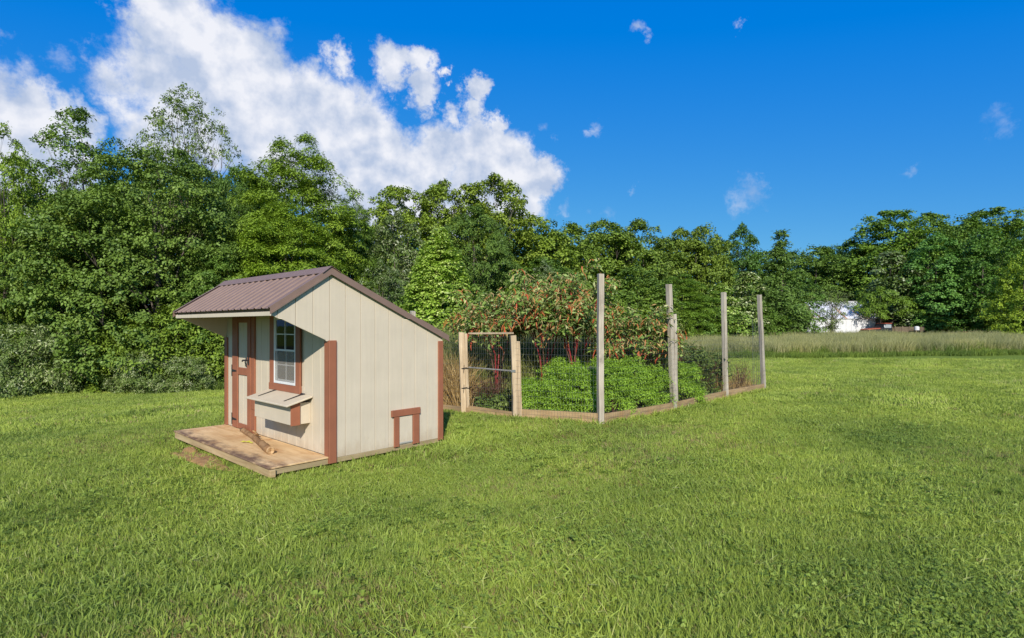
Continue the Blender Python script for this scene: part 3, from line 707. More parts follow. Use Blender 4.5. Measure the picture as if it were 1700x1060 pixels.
# ------------------------------------------------------------------ foliage generators
LS = [(0, (.082, .138, .022)), (.45, (.142, .225, .036)), (.8, (.198, .295, .055)), (1, (.275, .36, .10))]
M['leaf'] = leafmat('leaf', LS, .20)
M['silver'] = leafmat('silver_leaf', [(0, (.075, .12, .025)), (.5, (.145, .215, .055)), (.72, (.30, .34, .19)), (1, (.66, .67, .54))], .2)
M['yleaf'] = leafmat('pale_tipped_leaf', [(0, (.09, .17, .014)), (.4, (.17, .28, .03)), (.7, (.28, .38, .08)), (1, (.55, .60, .27))], .25)
def clump_leaves(rng, centers, radii, flat, per, ln, wd, axis_c, up=.75, outw=.55, rand=.6, droop=.25, ros=9):
    """leaf whorls (rosettes of about ros leaves) spread over flattened, sagging clumps"""
    n = len(centers); ns = max(3, per // ros); si = np.repeat(np.arange(n), ns)
    q = unit(rng.normal(size=(len(si), 3))); q[:, 2] = np.where(q[:, 2] < -.2, -q[:, 2] * .6, q[:, 2])
    off = q * rng.uniform(.25, 1, (len(si), 1)) ** .5; off[:, 2] = off[:, 2] * flat - droop * (off[:, 0] ** 2 + off[:, 1] ** 2)
    S = centers[si] + off * radii[si][:, None]
    sn = unit(up * np.array([0, 0, 1.]) + outw * (unit(S - axis_c) * .7 + unit(off) * .7) + .25 * rng.normal(size=S.shape))
    k = np.repeat(np.arange(len(S)), ros); m = len(k)
    a = rng.uniform(0, 6.2832, m); t1 = unit(np.cross(sn, rng.normal(size=sn.shape)))[k]; t2 = np.cross(sn[k], t1)
    T = t1 * np.cos(a)[:, None] + t2 * np.sin(a)[:, None]
    P = S[k] + T * (ln * rng.uniform(.15, .9, m))[:, None] + sn[k] * (ln * .35 * rng.normal(size=m))[:, None]
    Nn = unit(sn[k] + T * .25 + rand * .62 * rng.normal(size=P.shape))
    T = unit(T - sn[k] * .45 + .35 * rng.normal(size=P.shape))
    l = ln * rng.uniform(.7, 1.25, m); w = wd * rng.uniform(.75, 1.2, m)
    V, Q = leaf_quads(P, Nn, T, l, w)
    crn = rng.uniform(0, 1, n); srn = rng.uniform(0, 1, len(S))
    rnd = np.clip(.38 * rng.uniform(0, 1, m) + .27 * crn[si][k] + .35 * srn[k], 0, 1)
    return V, Q, rnd
PROFILE = {
    'round': lambda t: np.sqrt(np.clip(1 - (2 * t - .95) ** 2 * .95, .02, 1)),
    'dome': lambda t: np.where(t < .35, .78 + .22 * t / .35, np.sqrt(np.clip(1 - ((t - .35) / .66) ** 2, .01, 1))),
    'cone': lambda t: np.clip(np.where(t < .15, .75 + t * 1.6, 1.0 - (t - .15) / .87), .03, 1),
    'ovate': lambda t: np.clip(np.where(t < .12, .7 + t * 2.5, np.clip(1.0 - (t - .12) / .89, 0, 1) ** .72), .04, 1),
    'column': lambda t: np.clip(np.where(t < .2, .7 + t * 1.5, np.where(t < .7, 1, 1 - ((t - .7) / .31) ** 2)), .05, 1),
    'vase': lambda t: np.clip(.35 + .75 * t - np.where(t > .72, ((t - .72) / .28) ** 2 * .62, 0), .05, 1),
}
def make_tree_meshes(key, seed, H, Rr, base, profile, nclump, per, ln, wd, cr, flat=.55, shell=.45, lobes=.22, bark='bark', mat='leaf', trunk_r=.16, nlimb=16, droop=.25, up=.75, rand=.6):
    rng = np.random.default_rng(seed); prof = PROFILE[profile]
    t = np.linspace(0, 1, 200); w = prof(t) + .12; w /= w.sum()
    ph = rng.uniform(0, 6.28, 4)
    tt = rng.choice(t, nclump, p=w); an = rng.uniform(0, 6.2832, nclump)
    lob = 1 + lobes * np.sin(3 * an + ph[0] + 4 * tt) + lobes * .7 * np.sin(5 * an + ph[1] - 7 * tt) + lobes * .5 * np.sin(2 * an + ph[2] + 9 * tt)
    rad = prof(tt) * Rr * lob * (shell + (1 - shell) * np.sqrt(rng.uniform(0, 1, nclump)))
    z = base + (H - base) * tt * .985
    radii = cr * rng.uniform(.65, 1.35, nclump) * (.55 + .45 * np.clip(prof(tt), .3, 1))
    rad = np.maximum(rad - radii * .5, 0)
    C = np.stack([rad * np.cos(an), rad * np.sin(an), z - radii * flat * .8], 1)
    ax = np.zeros((1, 3)); ax[0, 2] = base + (H - base) * .35
    V, Q, rnd = clump_leaves(rng, C, radii, flat, per, ln, wd, ax, droop=droop, up=up, rand=rand)
    crown = np_mesh('crown', V, Q, rnd); crown.materials.append(M[mat])
    r2 = random.Random(seed)
    tk = MB(); top = base + (H - base) * .72; pts = []; rr = []
    for i in range(9):
        s = i / 8; pts.append((.12 * math.sin(s * 4 + ph[0]) * s * Rr * .4, .12 * math.cos(s * 3 + ph[1]) * s * Rr * .4, -.3 + (top + .3) * s)); rr.append(trunk_r * (1 - .82 * s) * (1.35 if i == 0 else 1))
    tk.tube(pts, rr, 8, True, .06, r2); trunk = tk.mesh('trunk', 0, True); trunk.materials.append(M[bark])
    br = MB(); order = rng.permutation(nclump)[:nlimb]
    for i in order:
        c = Vector(C[i]); s = max(.12, min(.95, (c.z * .72) / top - .12)); k = int(s * 8); p0 = Vector(pts[k]); r0 = rr[k] * .36
        jl = (c - p0).length * .10; m1 = p0.lerp(c, .35) + Vector((r2.uniform(-1, 1) * jl, r2.uniform(-1, 1) * jl, jl * r2.uniform(-1.6, .2))); m2 = p0.lerp(c, .7) + Vector((r2.uniform(-1, 1) * jl, r2.uniform(-1, 1) * jl, -jl * r2.uniform(0, 1)))
        br.tube([p0, m1, m2, c], [r0, r0 * .7, r0 * .45, r0 * .15], 5, False)
        for _ in range(2):
            e = c + Vector((r2.uniform(-1, 1), r2.uniform(-1, 1), r2.uniform(-.2, .8))) * radii[i]
            br.tube([m2, m2.lerp(e, .5) + Vector((0, 0, .05)), e], [r0 * .35, r0 * .22, r0 * .08], 4, False)
    limbs = br.mesh('limbs', 0, True); limbs.materials.append(M[bark])
    return dict(H=H, R=Rr, crown=crown, trunk=trunk, limbs=limbs)
PROTO = {}
def proto(key, *a, **k): PROTO[key] = make_tree_meshes(key, *a, **k)
# near trees (20-30 m away)
proto('maple', 1, 9, 4.2, .4, 'dome', 380, 260, .112, .078, .80, trunk_r=.22, flat=.5, lobes=.18, shell=.6)
proto('maple2', 2, 9, 3.8, .3, 'dome', 350, 260, .112, .078, .78, trunk_r=.22, flat=.5, lobes=.18, shell=.6)
proto('maple3', 21, 9, 4.0, .2, 'round', 350, 250, .112, .078, .80, trunk_r=.22, flat=.48, lobes=.18, shell=.6)
proto('locust', 3, 10, 3.0, .6, 'dome', 330, 270, .145, .048, .66, flat=.5, droop=.4, up=.95, rand=.4, trunk_r=.16, lobes=.16, shell=.6)
proto('airy', 4, 12, 3.0, 3.0, 'round', 300, 63, .10, .065, .60, bark='bark', trunk_r=.13, nlimb=70, shell=.25, flat=.8, lobes=.2)
proto('sparse', 5, 11, 3.4, .8, 'round', 190, 190, .12, .085, .74, bark='bark', trunk_r=.17, nlimb=50, shell=.4, lobes=.34, flat=.6)
proto('sycamore', 6, 12, 3.6, 1.5, 'dome', 260, 140, .165, .13, .74, bark='palebark', trunk_r=.2, nlimb=60, shell=.5, lobes=.26, flat=.75)
proto('tulip', 7, 5.8, 1.75, .1, 'ovate', 860, 63, .105, .068, .24, trunk_r=.09, mat='yleaf', lobes=.10, flat=.75, shell=.66)
proto('silverpoplar', 8, 8, 2.3, .5, 'round', 260, 110, .12, .085, .52, mat='silver', trunk_r=.13, shell=.55)
proto('shrub', 9, 3.2, 2.0, .0, 'dome', 150, 80, .13, .075, .46, trunk_r=.06, flat=.7, nlimb=24)
proto('silvershrub', 10, 2.6, 2.0, .0, 'dome', 190, 110, .13, .045, .38, mat='silver', trunk_r=.05, flat=.9, nlimb=20, up=.3, rand=.8)
# far trees (35-80 m away): coarser leaves
proto('far_round', 11, 12, 4.2, .3, 'dome', 260, 120, .22, .16, .95, trunk_r=.2, lobes=.18, flat=.7, shell=.6)
proto('far_round2', 12, 12, 4.0, .3, 'round', 260, 120, .22, .16, .92, trunk_r=.2, lobes=.2, flat=.7, shell=.6)
proto('far_tall', 13, 14, 3.3, .5, 'column', 240, 115, .23, .17, .9, trunk_r=.2, lobes=.12, flat=.65, shell=.65)
proto('far_syc', 14, 16, 4.6, 2.0, 'dome', 360, 100, .25, .19, 1.05, bark='palebark', trunk_r=.25, nlimb=30, shell=.55, lobes=.2, flat=.85)
proto('far_cedar', 15, 11, 3.0, .2, 'cone', 170, 85, .30, .11, .75, trunk_r=.18, flat=.8, up=.35, rand=.8, droop=.1)
proto('far_pale', 16, 11, 2.6, .3, 'dome', 130, 75, .32, .22, .85, mat='silver', trunk_r=.16)
proto('far_flat', 17, 7, 4.4, 3.1, 'dome', 110, 120, .24, .13, 1.0, flat=.28, up=1.1, rand=.4, trunk_r=.14)
proto('far_droop', 27, 7, 4.4, .5, 'dome', 120, 120, .24, .13, 1.0, flat=.28, up=1.1, rand=.4, trunk_r=.14)
proto('thin', 18, 6, 2.4, 1.4, 'vase', 95, 54, .16, .07, .75, bark='palebark', trunk_r=.12, nlimb=50, shell=.3)

def plant_tree(name, key, px, depth, top_py, half_px, col, label, group=None, cat='tree', rz=None, sink=0.0):
    p = PROTO[key]; x = gx(px, depth); z0 = gzf(x, depth) - sink
    H = gz(top_py, depth) - z0; Rw = half_px / F_PX * depth
    t = empty(name, (x, depth, z0), rz if rz is not None else random.uniform(0, 6.28), label, cat, group)
    sx = Rw / p['R']; sz = H / p['H']
    for k in ('trunk', 'limbs', 'crown'):
        o = link(k, p[k], None, t); o.scale = (sx, sx, sz); o.color = (*col, 1)
        if k == 'crown': o['kind'] = 'stuff'
        if k == 'limbs': o['kind'] = 'stuff'
    return t

G_MID = (1.0, 1.0, 1.0); G_DK = (.62, .72, .8); G_BR = (1.35, 1.30, .8); G_YL = (1.65, 1.40, .9); G_OL = (1.25, 1.05, 1.0); G_BL = (.8, .95, 1.25)
WOOD = 'trees along the wood edge behind the lawn'
# (name, proto, px, depth, top row, half width, colour, label)
TREES = [
 ('leafy_tree', 'sparse', 5, 21.5, 196, 75, G_BR, 'bright green loose tree cut off by the left picture edge'),
 ('broken_top_tree', 'sparse', 135, 26, 172, 110, (.95, 1, .95), 'tree with ragged thin top left of the tallest airy tree'),
 ('airy_tall_tree', 'airy', 308, 28, 130, 95, (1.2, 1.1, 1.2), 'tallest airy tree with sky showing through its thin crown'),
 ('dense_maple', 'maple', 262, 23, 236, 165, G_MID, 'broad dense green maple directly below the tallest airy tree'),
 ('dense_maple', 'maple2', 95, 23.5, 300, 130, (1.05, 1.0, .95), 'rounded green maple at far left behind the silvery shrubs'),
 ('dark_tree', 'maple3', 390, 27, 268, 62, (.72, .85, .8), 'narrow dark green tree between the broad maple and the feathery tree'),
 ('feathery_tree', 'locust', 498, 26, 216, 108, (1.35, 1.30, .75), 'tall bright feathery green tree behind the coop ridge'),
 ('feathery_tree', 'locust', 470, 23.5, 330, 105, (1.45, 1.40, .7), 'lower bright feathery tree right above the coop roof'),
 ('dark_tree', 'maple2', 372, 23, 395, 95, (.85, .95, .9), 'dark green tree left behind the coop porch roof'),
 ('slender_tree', 'locust', 585, 28, 320, 50, (1.05, 1.1, .85), 'slender green tree just right of the tall feathery tree'),
 ('sycamore_tree', 'sycamore', 655, 36, 300, 74, (1.5, 1.35, .9), 'bright lobed sycamore, leftmost of three pale barked treetops'),
 ('sycamore_tree', 'sycamore', 735, 37, 292, 72, (1.4, 1.25, .9), 'bright sycamore, middle of three pale barked treetops'),
 ('sycamore_tree', 'sycamore', 822, 38, 282, 86, (1.45, 1.25, .9), 'bright sycamore with white branches, rightmost of three pale barked treetops'),
 ('silver_poplar', 'silverpoplar', 655, 29, 345, 58, (1.0, 1.0, 1.0), 'silvery leaved poplar above the right roof slope'),
 ('silver_poplar', 'silverpoplar', 635, 25.5, 428, 45, (.9, .95, .9), 'small silvery poplar low beside the roof slope'),
 ('young_cone_tree', 'tulip', 730, 21.5, 374, 92, (1.5, 1.42, 1.45), 'cone shaped light green young tree right of the coop'),
 ('dark_tree', 'maple3', 790, 32, 335, 85, (.78, .84, .8), 'dense mid green tree behind the young cone shaped tree'),
 ('rounded_tree', 'far_round2', 890, 40, 350, 82, (1.3, 1.2, .8), 'rounded yellow green treetop just under the cloud tip'),
 ('rounded_tree', 'far_round', 945, 43, 366, 72, (1.15, 1.1, .85), 'low rounded treetop right of the cloud tip'),
 ('rounded_tree', 'far_round2', 1000, 46, 358, 84, (1.15, 1.1, .9), 'full green treetop straight above the tallest near fence post'),
 ('rounded_tree', 'far_round', 1065, 48, 360, 76, (1.05, 1.0, .9), 'green treetop left of the second fence post top'),
 ('olive_tree', 'far_round2', 1130, 50, 372, 60, (1.15, 1.05, .8), 'olive green treetop above the second fence post'),
 ('olive_tree', 'far_round', 1172, 51, 368, 56, (1.1, 1.03, .8), 'olive green treetop between the second and third fence posts'),
 ('dark_round_tree', 'far_tall', 1232, 53, 368, 32, (.62, .80, .8), 'dark narrow round topped tree left of the last fence post'),
 ('cedar_tree', 'far_cedar', 1297, 52, 380, 62, (.85, .92, 1.05), 'grey green shaggy cedar right of the last fence post'),
 ('rounded_tree', 'far_round', 1352, 78, 405, 60, (.9, .95, .9), 'low dark treetop between the cedar and the barn'),
 ('rounded_tree', 'far_round2', 1408, 80, 396, 60, (.75, .88, .85), 'dark green treetop above the barn roof'),
 ('far_sycamore', 'far_syc', 1480, 76, 345, 78, (1.1, 1.18, .9), 'tall loose treetop, leftmost of the high group at right'),
 ('far_sycamore', 'far_syc', 1545, 78, 350, 68, (1.0, 1.08, .95), 'second loose treetop of the high group at right'),
 ('far_sycamore', 'far_syc', 1645, 77, 342, 82, (1.05, 1.1, .9), 'loose treetop at the right end of the high group'),
 ('rounded_tree', 'far_round', 1598, 72, 356, 64, (.85, .95, .85), 'dense green treetop inside the high group at right'),
 ('pale_cottonwood', 'far_pale', 1482, 66, 412, 42, (.95, 1.0, 1.0), 'pale leaved tree right above the parked truck'),
 ('pale_cottonwood', 'far_tall', 1555, 64, 384, 50, (.95, 1.25, 1.5), 'tall bluish green tree right of the parked truck'),
 ('dark_maple', 'far_round', 1630, 62, 376, 62, (.62, .82, .7), 'large dark green maple near the right picture edge'),
 ('rounded_tree', 'far_round2', 1697, 64, 376, 45, (.8, .9, .8), 'dark treetop cut off by the right picture edge'),
 ('bright_tree', 'far_round', 1700, 52, 415, 48, (1.7, 1.55, .8), 'bright yellow green tree cut off by the right picture edge'),
 ('thin_tree', 'thin', 1380, 58, 478, 40, (1.1, 1.0, 1.4), 'thin open small tree standing in front of the white barn'),
 ('layered_tree', 'far_flat', 1462, 63.8, 474, 42, (1.05, 1.1, .75), 'layered dark green tree between the barn and the truck'),
 ('drooping_tree', 'far_droop', 1308, 57, 455, 54, (.68, .85, .75), 'drooping dark green tree left of the white barn'),
 ('pale_dogwood', 'far_pale', 1192, 42, 470, 42, (1.5, 1.6, .9), 'small pale green bushy tree behind the third fence post'),
 ('pale_poplar', 'far_pale', 1240, 46, 448, 34, (1.3, 1.3, 1.1), 'pale slim tree between the third and last fence posts'),
 ('feathery_tree', 'locust', 1130, 40, 452, 62, (1.05, 1.15, .7), 'feathery mid green tree behind the second fence post'),
 ('leafy_tree', 'far_round', 1058, 38, 440, 75, (.95, 1.0, .85), 'dark leafy tree behind the garden between first and second posts'),
 ('leafy_tree', 'far_round2', 900, 35, 420, 75, (.82, .92, .8), 'dark leafy tree behind the red stemmed garden plants'),
 ('silver_poplar', 'silverpoplar', 905, 33, 428, 32, (.85, .9, .95), 'small silvery tree peeking above the red stemmed plants'),
]
for (nm, key, px, dp, top, hw, col, lab) in TREES: plant_tree(nm, key, px, dp, top, hw, col, lab, WOOD)
# the back rows of the wood, darker, filling the gaps
BACK = 'back row trees filling the wood edge'
for i, (px, dp, top, hw) in enumerate([(-60, 24, 260, 110), (60, 29, 330, 110), (180, 30, 290, 120), (270, 32, 262, 90), (340, 31, 270, 80), (230, 34, 280, 80), (430, 32, 285, 80), (500, 34, 290, 80), (400, 35, 270, 80), (590, 33, 360, 70), (640, 38, 370, 90), (700, 36, 380, 80), (760, 40, 350, 80),
        (830, 42, 365, 80), (880, 46, 375, 70), (930, 50, 385, 60), (985, 52, 385, 70), (1040, 55, 382, 70), (1110, 58, 392, 70), (1190, 60, 395, 70), (1265, 63, 412, 60), (1440, 90, 400, 60), (1510, 88, 385, 60), (1575, 86, 372, 60), (1690, 84, 368, 70), (1780, 66, 370, 70), (1320, 84, 412, 60), (1380, 92, 405, 60), (1620, 88, 372, 60)]):
    plant_tree('back_row_tree', 'maple3' if dp < 34 else 'far_round', px, dp, top, hw, (.82, .9, .82), 'dim green tree in the back row of the wood, mostly hidden', BACK)
SHR = 'leafy understorey shrubs at the foot of the wood'
for i, (px, dp, top, hw, lab) in enumerate([(150, 21.8, 500, 75, 'leafy green shrub right of the broad silvery shrubs'), (215, 21.2, 520, 70, 'leafy green shrub behind the low silvery shrub'), (285, 21.2, 500, 75, 'leafy green shrub behind the gap between two low silvery shrubs'), (345, 21.5, 520, 65, 'leafy green shrub just left of the coop porch'), (30, 22, 480, 80, 'leafy green shrub behind the broadest silvery shrub'), (400, 22, 480, 70, 'leafy green shrub behind the coop porch roof'), (600, 25, 470, 70, 'leafy shrub behind the right roof slope, nearest the ridge'), (680, 25, 480, 60, 'leafy shrub between the roof slope and the cone shaped tree'), (790, 28, 470, 70, 'leafy shrub right of the cone shaped tree'), (850, 30, 470, 60, 'leafy shrub behind the garden gate plants'), (950, 34, 470, 60, 'leafy shrub behind the pokeweed near the first post'), (1010, 35, 480, 60, 'leafy shrub just right of the first fence post'), (1090, 37, 490, 60, 'leafy shrub just left of the second fence post'), (1160, 40, 495, 55, 'leafy shrub between second and third fence posts'), (1260, 50, 500, 50, 'leafy shrub behind the last fence post'),
        (1510, 70, 525, 30, 'far leafy shrub right behind the truck bed'), (1552, 64, 515, 30, 'far leafy shrub right of the truck'), (1600, 64, 505, 45, 'far leafy shrub above the orange barrels'), (1650, 62, 500, 45, 'far leafy shrub below the dark maple'), (1690, 58, 495, 40, 'far leafy shrub at the right picture edge'), (1290, 72, 510, 35, 'far leafy shrub behind the open shed'), (1345, 78, 490, 35, 'far leafy shrub behind the barn'), (1240, 47, 515, 40, 'leafy shrub left of the last fence post')]):
    plant_tree('understorey_shrub', 'shrub', px, dp, top, hw, random.choice([(1.0, 1.0, .85), (.85, .95, .8), (1.2, 1.15, .8)]), lab, SHR, 'shrub')
for (px, dp, top, hw, lab) in [(45, 19.6, 532, 80, 'broad silvery flowering shrub at the left picture edge'), (112, 20.2, 545, 50, 'silvery shrub right beside the broad silvery one'),
        (235, 20.0, 580, 48, 'low silvery shrub in front of the maple'), (310, 20.2, 590, 48, 'low silvery shrub just left of the coop')]:
    plant_tree('silvery_shrub', 'silvershrub', px, dp, top, hw, (1.15, 1.15, 1.0), lab, 'silvery shrubs along the lawn edge', 'shrub')
plant_tree('meadow_bush', 'shrub', 1520, 31.5, 566, 36, (1.5, 1.45, .8), 'low bright green bush in the meadow edge below the truck', None, 'bush')

#--PART4--
# ------------------------------------------------------------------ grass: tufts scattered over the lawn and the meadow
def grassmat(name, stops, trans=.3, patch_=(.72, 1.2), rough=.55):
    m, nt, b, o = new_mat(name)
    at = nt.nodes.new('ShaderNodeAttribute'); at.attribute_name = 'rnd'
    oi = nt.nodes.new('ShaderNodeObjectInfo')
    ad = nt.nodes.new('ShaderNodeMath'); ad.operation = 'MULTIPLY_ADD'; nt.links.new(oi.outputs['Random'], ad.inputs[0]); ad.inputs[1].default_value = .35
    sc2 = nt.nodes.new('ShaderNodeMath'); sc2.operation = 'MULTIPLY'; nt.links.new(at.outputs['Fac'], sc2.inputs[0]); sc2.inputs[1].default_value = .65
    nt.links.new(sc2.outputs[0], ad.inputs[2])
    c = ramp(nt, ad.outputs[0], stops)
    g = nt.nodes.new('ShaderNodeNewGeometry')
    n = noise(nt, .45, 5, .6, g.outputs['Position'])
    c = mixc(nt, 1, c, ramp(nt, n, [(.32, (patch_[0] * .92, patch_[0], patch_[0])), (.68, (patch_[1] * 1.06, patch_[1], patch_[1] * .9))]), 'MULTIPLY')
    nt.links.new(c, b.inputs['Base Color']); b.inputs['Roughness'].default_value = rough; b.inputs['Specular IOR Level'].default_value = .25
    tr = nt.nodes.new('ShaderNodeBsdfTranslucent'); nt.links.new(c, tr.inputs[0])
    mx = nt.nodes.new('ShaderNodeMixShader'); mx.inputs[0].default_value = trans
    nt.links.new(b.outputs[0], mx.inputs[1]); nt.links.new(tr.outputs[0], mx.inputs[2]); nt.links.new(mx.outputs[0], o.inputs[0])
    return m
M['grass'] = grassmat('grass_blade', [(0, (.205, .27, .042)), (.5, (.31, .405, .066)), (.85, (.385, .465, .10)), (1, (.50, .47, .22))], .28)
M['clover'] = grassmat('clover_leaf', [(0, (.22, .31, .05)), (.6, (.31, .42, .07)), (1, (.39, .49, .11))], .4)
M['dry'] = grassmat('dry_blade', [(0, (.22, .16, .07)), (.5, (.36, .29, .13)), (1, (.50, .43, .23))], .25)
M['meadow'] = grassmat('meadow_blade', [(0, (.19, .20, .065)), (.45, (.31, .32, .125)), (.8, (.43, .42, .21)), (1, (.54, .48, .28))], .25)
M['weed'] = grassmat('weed_blade', [(0, (.10, .16, .024)), (.6, (.18, .26, .045)), (1, (.26, .34, .075))], .35)
M['reed'] = grassmat('reed_blade', [(0, (.12, .15, .035)), (.5, (.22, .25, .07)), (1, (.36, .36, .16))], .3)
M['straw'] = grassmat('straw_blade', [(0, (.22, .14, .05)), (.5, (.42, .28, .11)), (1, (.60, .46, .23))], .2)

def blades(rng, n, rad, h, w, lean=.5, hv=.35, curve=.5):
    an = rng.uniform(0, 6.2832, n); r = rad * np.sqrt(rng.uniform(0, 1, n))
    P = np.stack([r * np.cos(an), r * np.sin(an), np.full(n, -.01)], 1)
    hh = h * rng.uniform(1 - hv, 1 + hv, n)[:, None]
    la = rng.uniform(0, 6.2832, n); ld = np.stack([np.cos(la), np.sin(la), np.zeros(n)], 1)
    le = (lean * rng.uniform(.1, 1.2, n))[:, None]
    fa = rng.uniform(0, 6.2832, n); side = np.stack([np.cos(fa), np.sin(fa), np.zeros(n)], 1) * (w * rng.uniform(.7, 1.3, n))[:, None] * .5
    up = np.array([0, 0, 1.])
    m = P + (up * .58 + ld * le * .30) * hh; t = P + (up * (1 - .25 * curve * le) + ld * le * (.6 + curve * .45)) * hh
    V = np.stack([P - side * .8, P + side * .8, m + side, m - side, t + side * .12, t - side * .12], 1).reshape(-1, 3)
    I = np.arange(n)[:, None] * 6
    Q = np.concatenate([I + np.array([0, 1, 2, 3]), I + np.array([3, 2, 4, 5])], 1).reshape(-1, 4)
    rn = np.repeat(rng.uniform(0, 1, n), 2)
    return V, Q, rn
def clovers(rng, n, rad, h, s):
    an = rng.uniform(0, 6.2832, n); r = rad * np.sqrt(rng.uniform(0, 1, n))
    C = np.stack([r * np.cos(an), r * np.sin(an), h * rng.uniform(.5, 1.15, n)], 1)
    tilt = unit(np.array([0, 0, 1.]) + .45 * rng.normal(size=(n, 3)))
    Vs = []; base = 0; Qs = []
    ph = rng.uniform(0, 6.28, n)
    for k in range(3):
        a = ph + k * 2.094; T = np.stack([np.cos(a), np.sin(a), np.full(n, .1)], 1)
        V, Q = leaf_quads(C, tilt, T, s * rng.uniform(.8, 1.2, n), s * rng.uniform(.8, 1.1, n), .12, base); base += len(V); Vs.append(V); Qs.append(Q)
    rn = np.tile(rng.uniform(0, 1, n), 3)
    return np.concatenate(Vs), np.concatenate(Qs), rn
def tuft_collection(name, specs):
    c = bpy.data.collections.new(name)
    for i, (V, Q, rn, mat) in enumerate(specs):
        me = np_mesh('%s_%02d' % (name, i), V, Q, rn); me.materials.append(mat)
        o = bpy.data.objects.new('%s_%02d' % (name, i), me); c.objects.link(o)
    return c
def scatter(name, pts, idx, scl, coll, kind='stuff', tilt=.0, seed=0, label=None, cat=None, lean=None):
    rng = np.random.default_rng(seed); n = len(pts)
    me = bpy.data.meshes.new(name); me.vertices.add(n); me.vertices.foreach_set('co', np.ascontiguousarray(pts, np.float32).ravel())
    a = me.attributes.new('rot', 'FLOAT_VECTOR', 'POINT'); rot = np.stack([rng.normal(0, tilt, n), rng.normal(0, tilt, n), rng.uniform(0, 6.2832, n)], 1)
    if lean is not None: rot[:, 0] += lean; rot[:, 2] = rng.uniform(-.6, .6, n)
    a.data.foreach_set('vector', rot.astype(np.float32).ravel())
    a = me.attributes.new('scl', 'FLOAT', 'POINT'); a.data.foreach_set('value', np.asarray(scl, np.float32))
    a = me.attributes.new('idx', 'INT', 'POINT'); a.data.foreach_set('value', np.asarray(idx, np.int32))
    me.update(); o = link(name, me)
    ng = bpy.data.node_groups.new(name, 'GeometryNodeTree')
    ng.interface.new_socket('Geometry', in_out='INPUT', socket_type='NodeSocketGeometry'); ng.interface.new_socket('Geometry', in_out='OUTPUT', socket_type='NodeSocketGeometry')
    N = ng.nodes; L = ng.links; gi = N.new('NodeGroupInput'); go = N.new('NodeGroupOutput')
    ci = N.new('GeometryNodeCollectionInfo'); ci.inputs['Collection'].default_value = coll; ci.inputs['Separate Children'].default_value = True; ci.inputs['Reset Children'].default_value = True
    iop = N.new('GeometryNodeInstanceOnPoints'); iop.inputs['Pick Instance'].default_value = True
    def attr(nm, t):
        k = N.new('GeometryNodeInputNamedAttribute'); k.data_type = t; k.inputs['Name'].default_value = nm; return k.outputs['Attribute']
    L.new(gi.outputs[0], iop.inputs['Points']); L.new(ci.outputs[0], iop.inputs['Instance'])
    L.new(attr('idx', 'INT'), iop.inputs['Instance Index']); 
    e2r = N.new('FunctionNodeEulerToRotation'); L.new(attr('rot', 'FLOAT_VECTOR'), e2r.inputs[0]); L.new(e2r.outputs[0], iop.inputs['Rotation'])
    L.new(attr('scl', 'FLOAT'), iop.inputs['Scale']); L.new(iop.outputs[0], go.inputs[0])
    md = o.modifiers.new('scatter', 'NODES'); md.node_group = ng
    return tag(o, label, cat, None, kind)
rg = np.random.default_rng(12)
tufts = []
for k in range(5): tufts.append((*blades(rg, 20, .055, .060, .0042, .75), M['grass']))          # 0-4 fine mown grass
for k in range(3): tufts.append((*blades(rg, 11, .045, .072, .0085, .95, .4, .9), M['grass']))   # 5-7 broad crab grass
for k in range(2): tufts.append((*clovers(rg, 16, .06, .050, .0125), M['clover']))                # 8-9 clover
tufts.append((*blades(rg, 12, .06, .045, .0040, 1.3), M['dry']))                                 # 10 thatch
tufts.append((*clovers(rg, 7, .055, .030, .030), M['clover']))                                   # 11 broad leaved weeds
lawn_c = tuft_collection('lawn_tuft', tufts)
far_t = []
for k in range(4): far_t.append((*blades(rg, 60, .16, .060, .010, .8), M['grass']))
far_t.append((*blades(rg, 40, .16, .05, .010, 1.0), M['dry']))
far_c = tuft_collection('far_lawn_tuft', far_t)
# outlines where no lawn grows
c8, s8 = math.cos(.823), math.sin(.823)
def in_coop(x, y, e=0.0):
    dx, dy = x + 2.099, y - 6.457; v = dx * c8 + dy * s8; u = -dx * s8 + dy * c8
    return (v > -.70 - e) & (v < 1.63 + e) & (u > 0 - e) & (u < 3.07 + e)
def in_poly(x, y, poly):
    r = np.zeros(len(x), bool); n = len(poly)
    for i in range(n):
        x0, y0 = poly[i]; x1, y1 = poly[(i + 1) % n]
        c = ((y0 > y) != (y1 > y)) & (x < (x1 - x0) * (y - y0) / (y1 - y0 + 1e-12) + x0); r ^= c
    return r
MEADOW_EDGE = [(-3, 26.0), (4, 26.2), (12.06, 27.0), (20, 29.0), (27.85, 30.3), (60, 34)]
def meadow_front(x): return np.interp(x, [p[0] for p in MEADOW_EDGE], [p[1] for p in MEADOW_EDGE])
def wood_front(x): return np.interp(x, [-40, -18, -8, -5, -3], [19, 20.6, 20.4, 22, 25.5])
def dirt_free(x, y, rng):
    ok = ~in_coop(x, y, -.02) & ~in_poly(x, y, gp)
    q = coop_pt(-.86, 1.55, 0)
    for (cx, cy, ra, rb, ro) in ((q[0], q[1], 1.05, .20, .823 + 1.5708), (2.84, 5.91, .12, .055, .2), (9.15, 10.2, .7, .09, .35)):
        dx, dy = x - cx, y - cy; a = dx * math.cos(ro) + dy * math.sin(ro); b_ = -dx * math.sin(ro) + dy * math.cos(ro)
        ok &= ~(((a / ra) ** 2 + (b_ / rb) ** 2 < 1) & (rng.uniform(size=len(x)) < .75))
    return ok
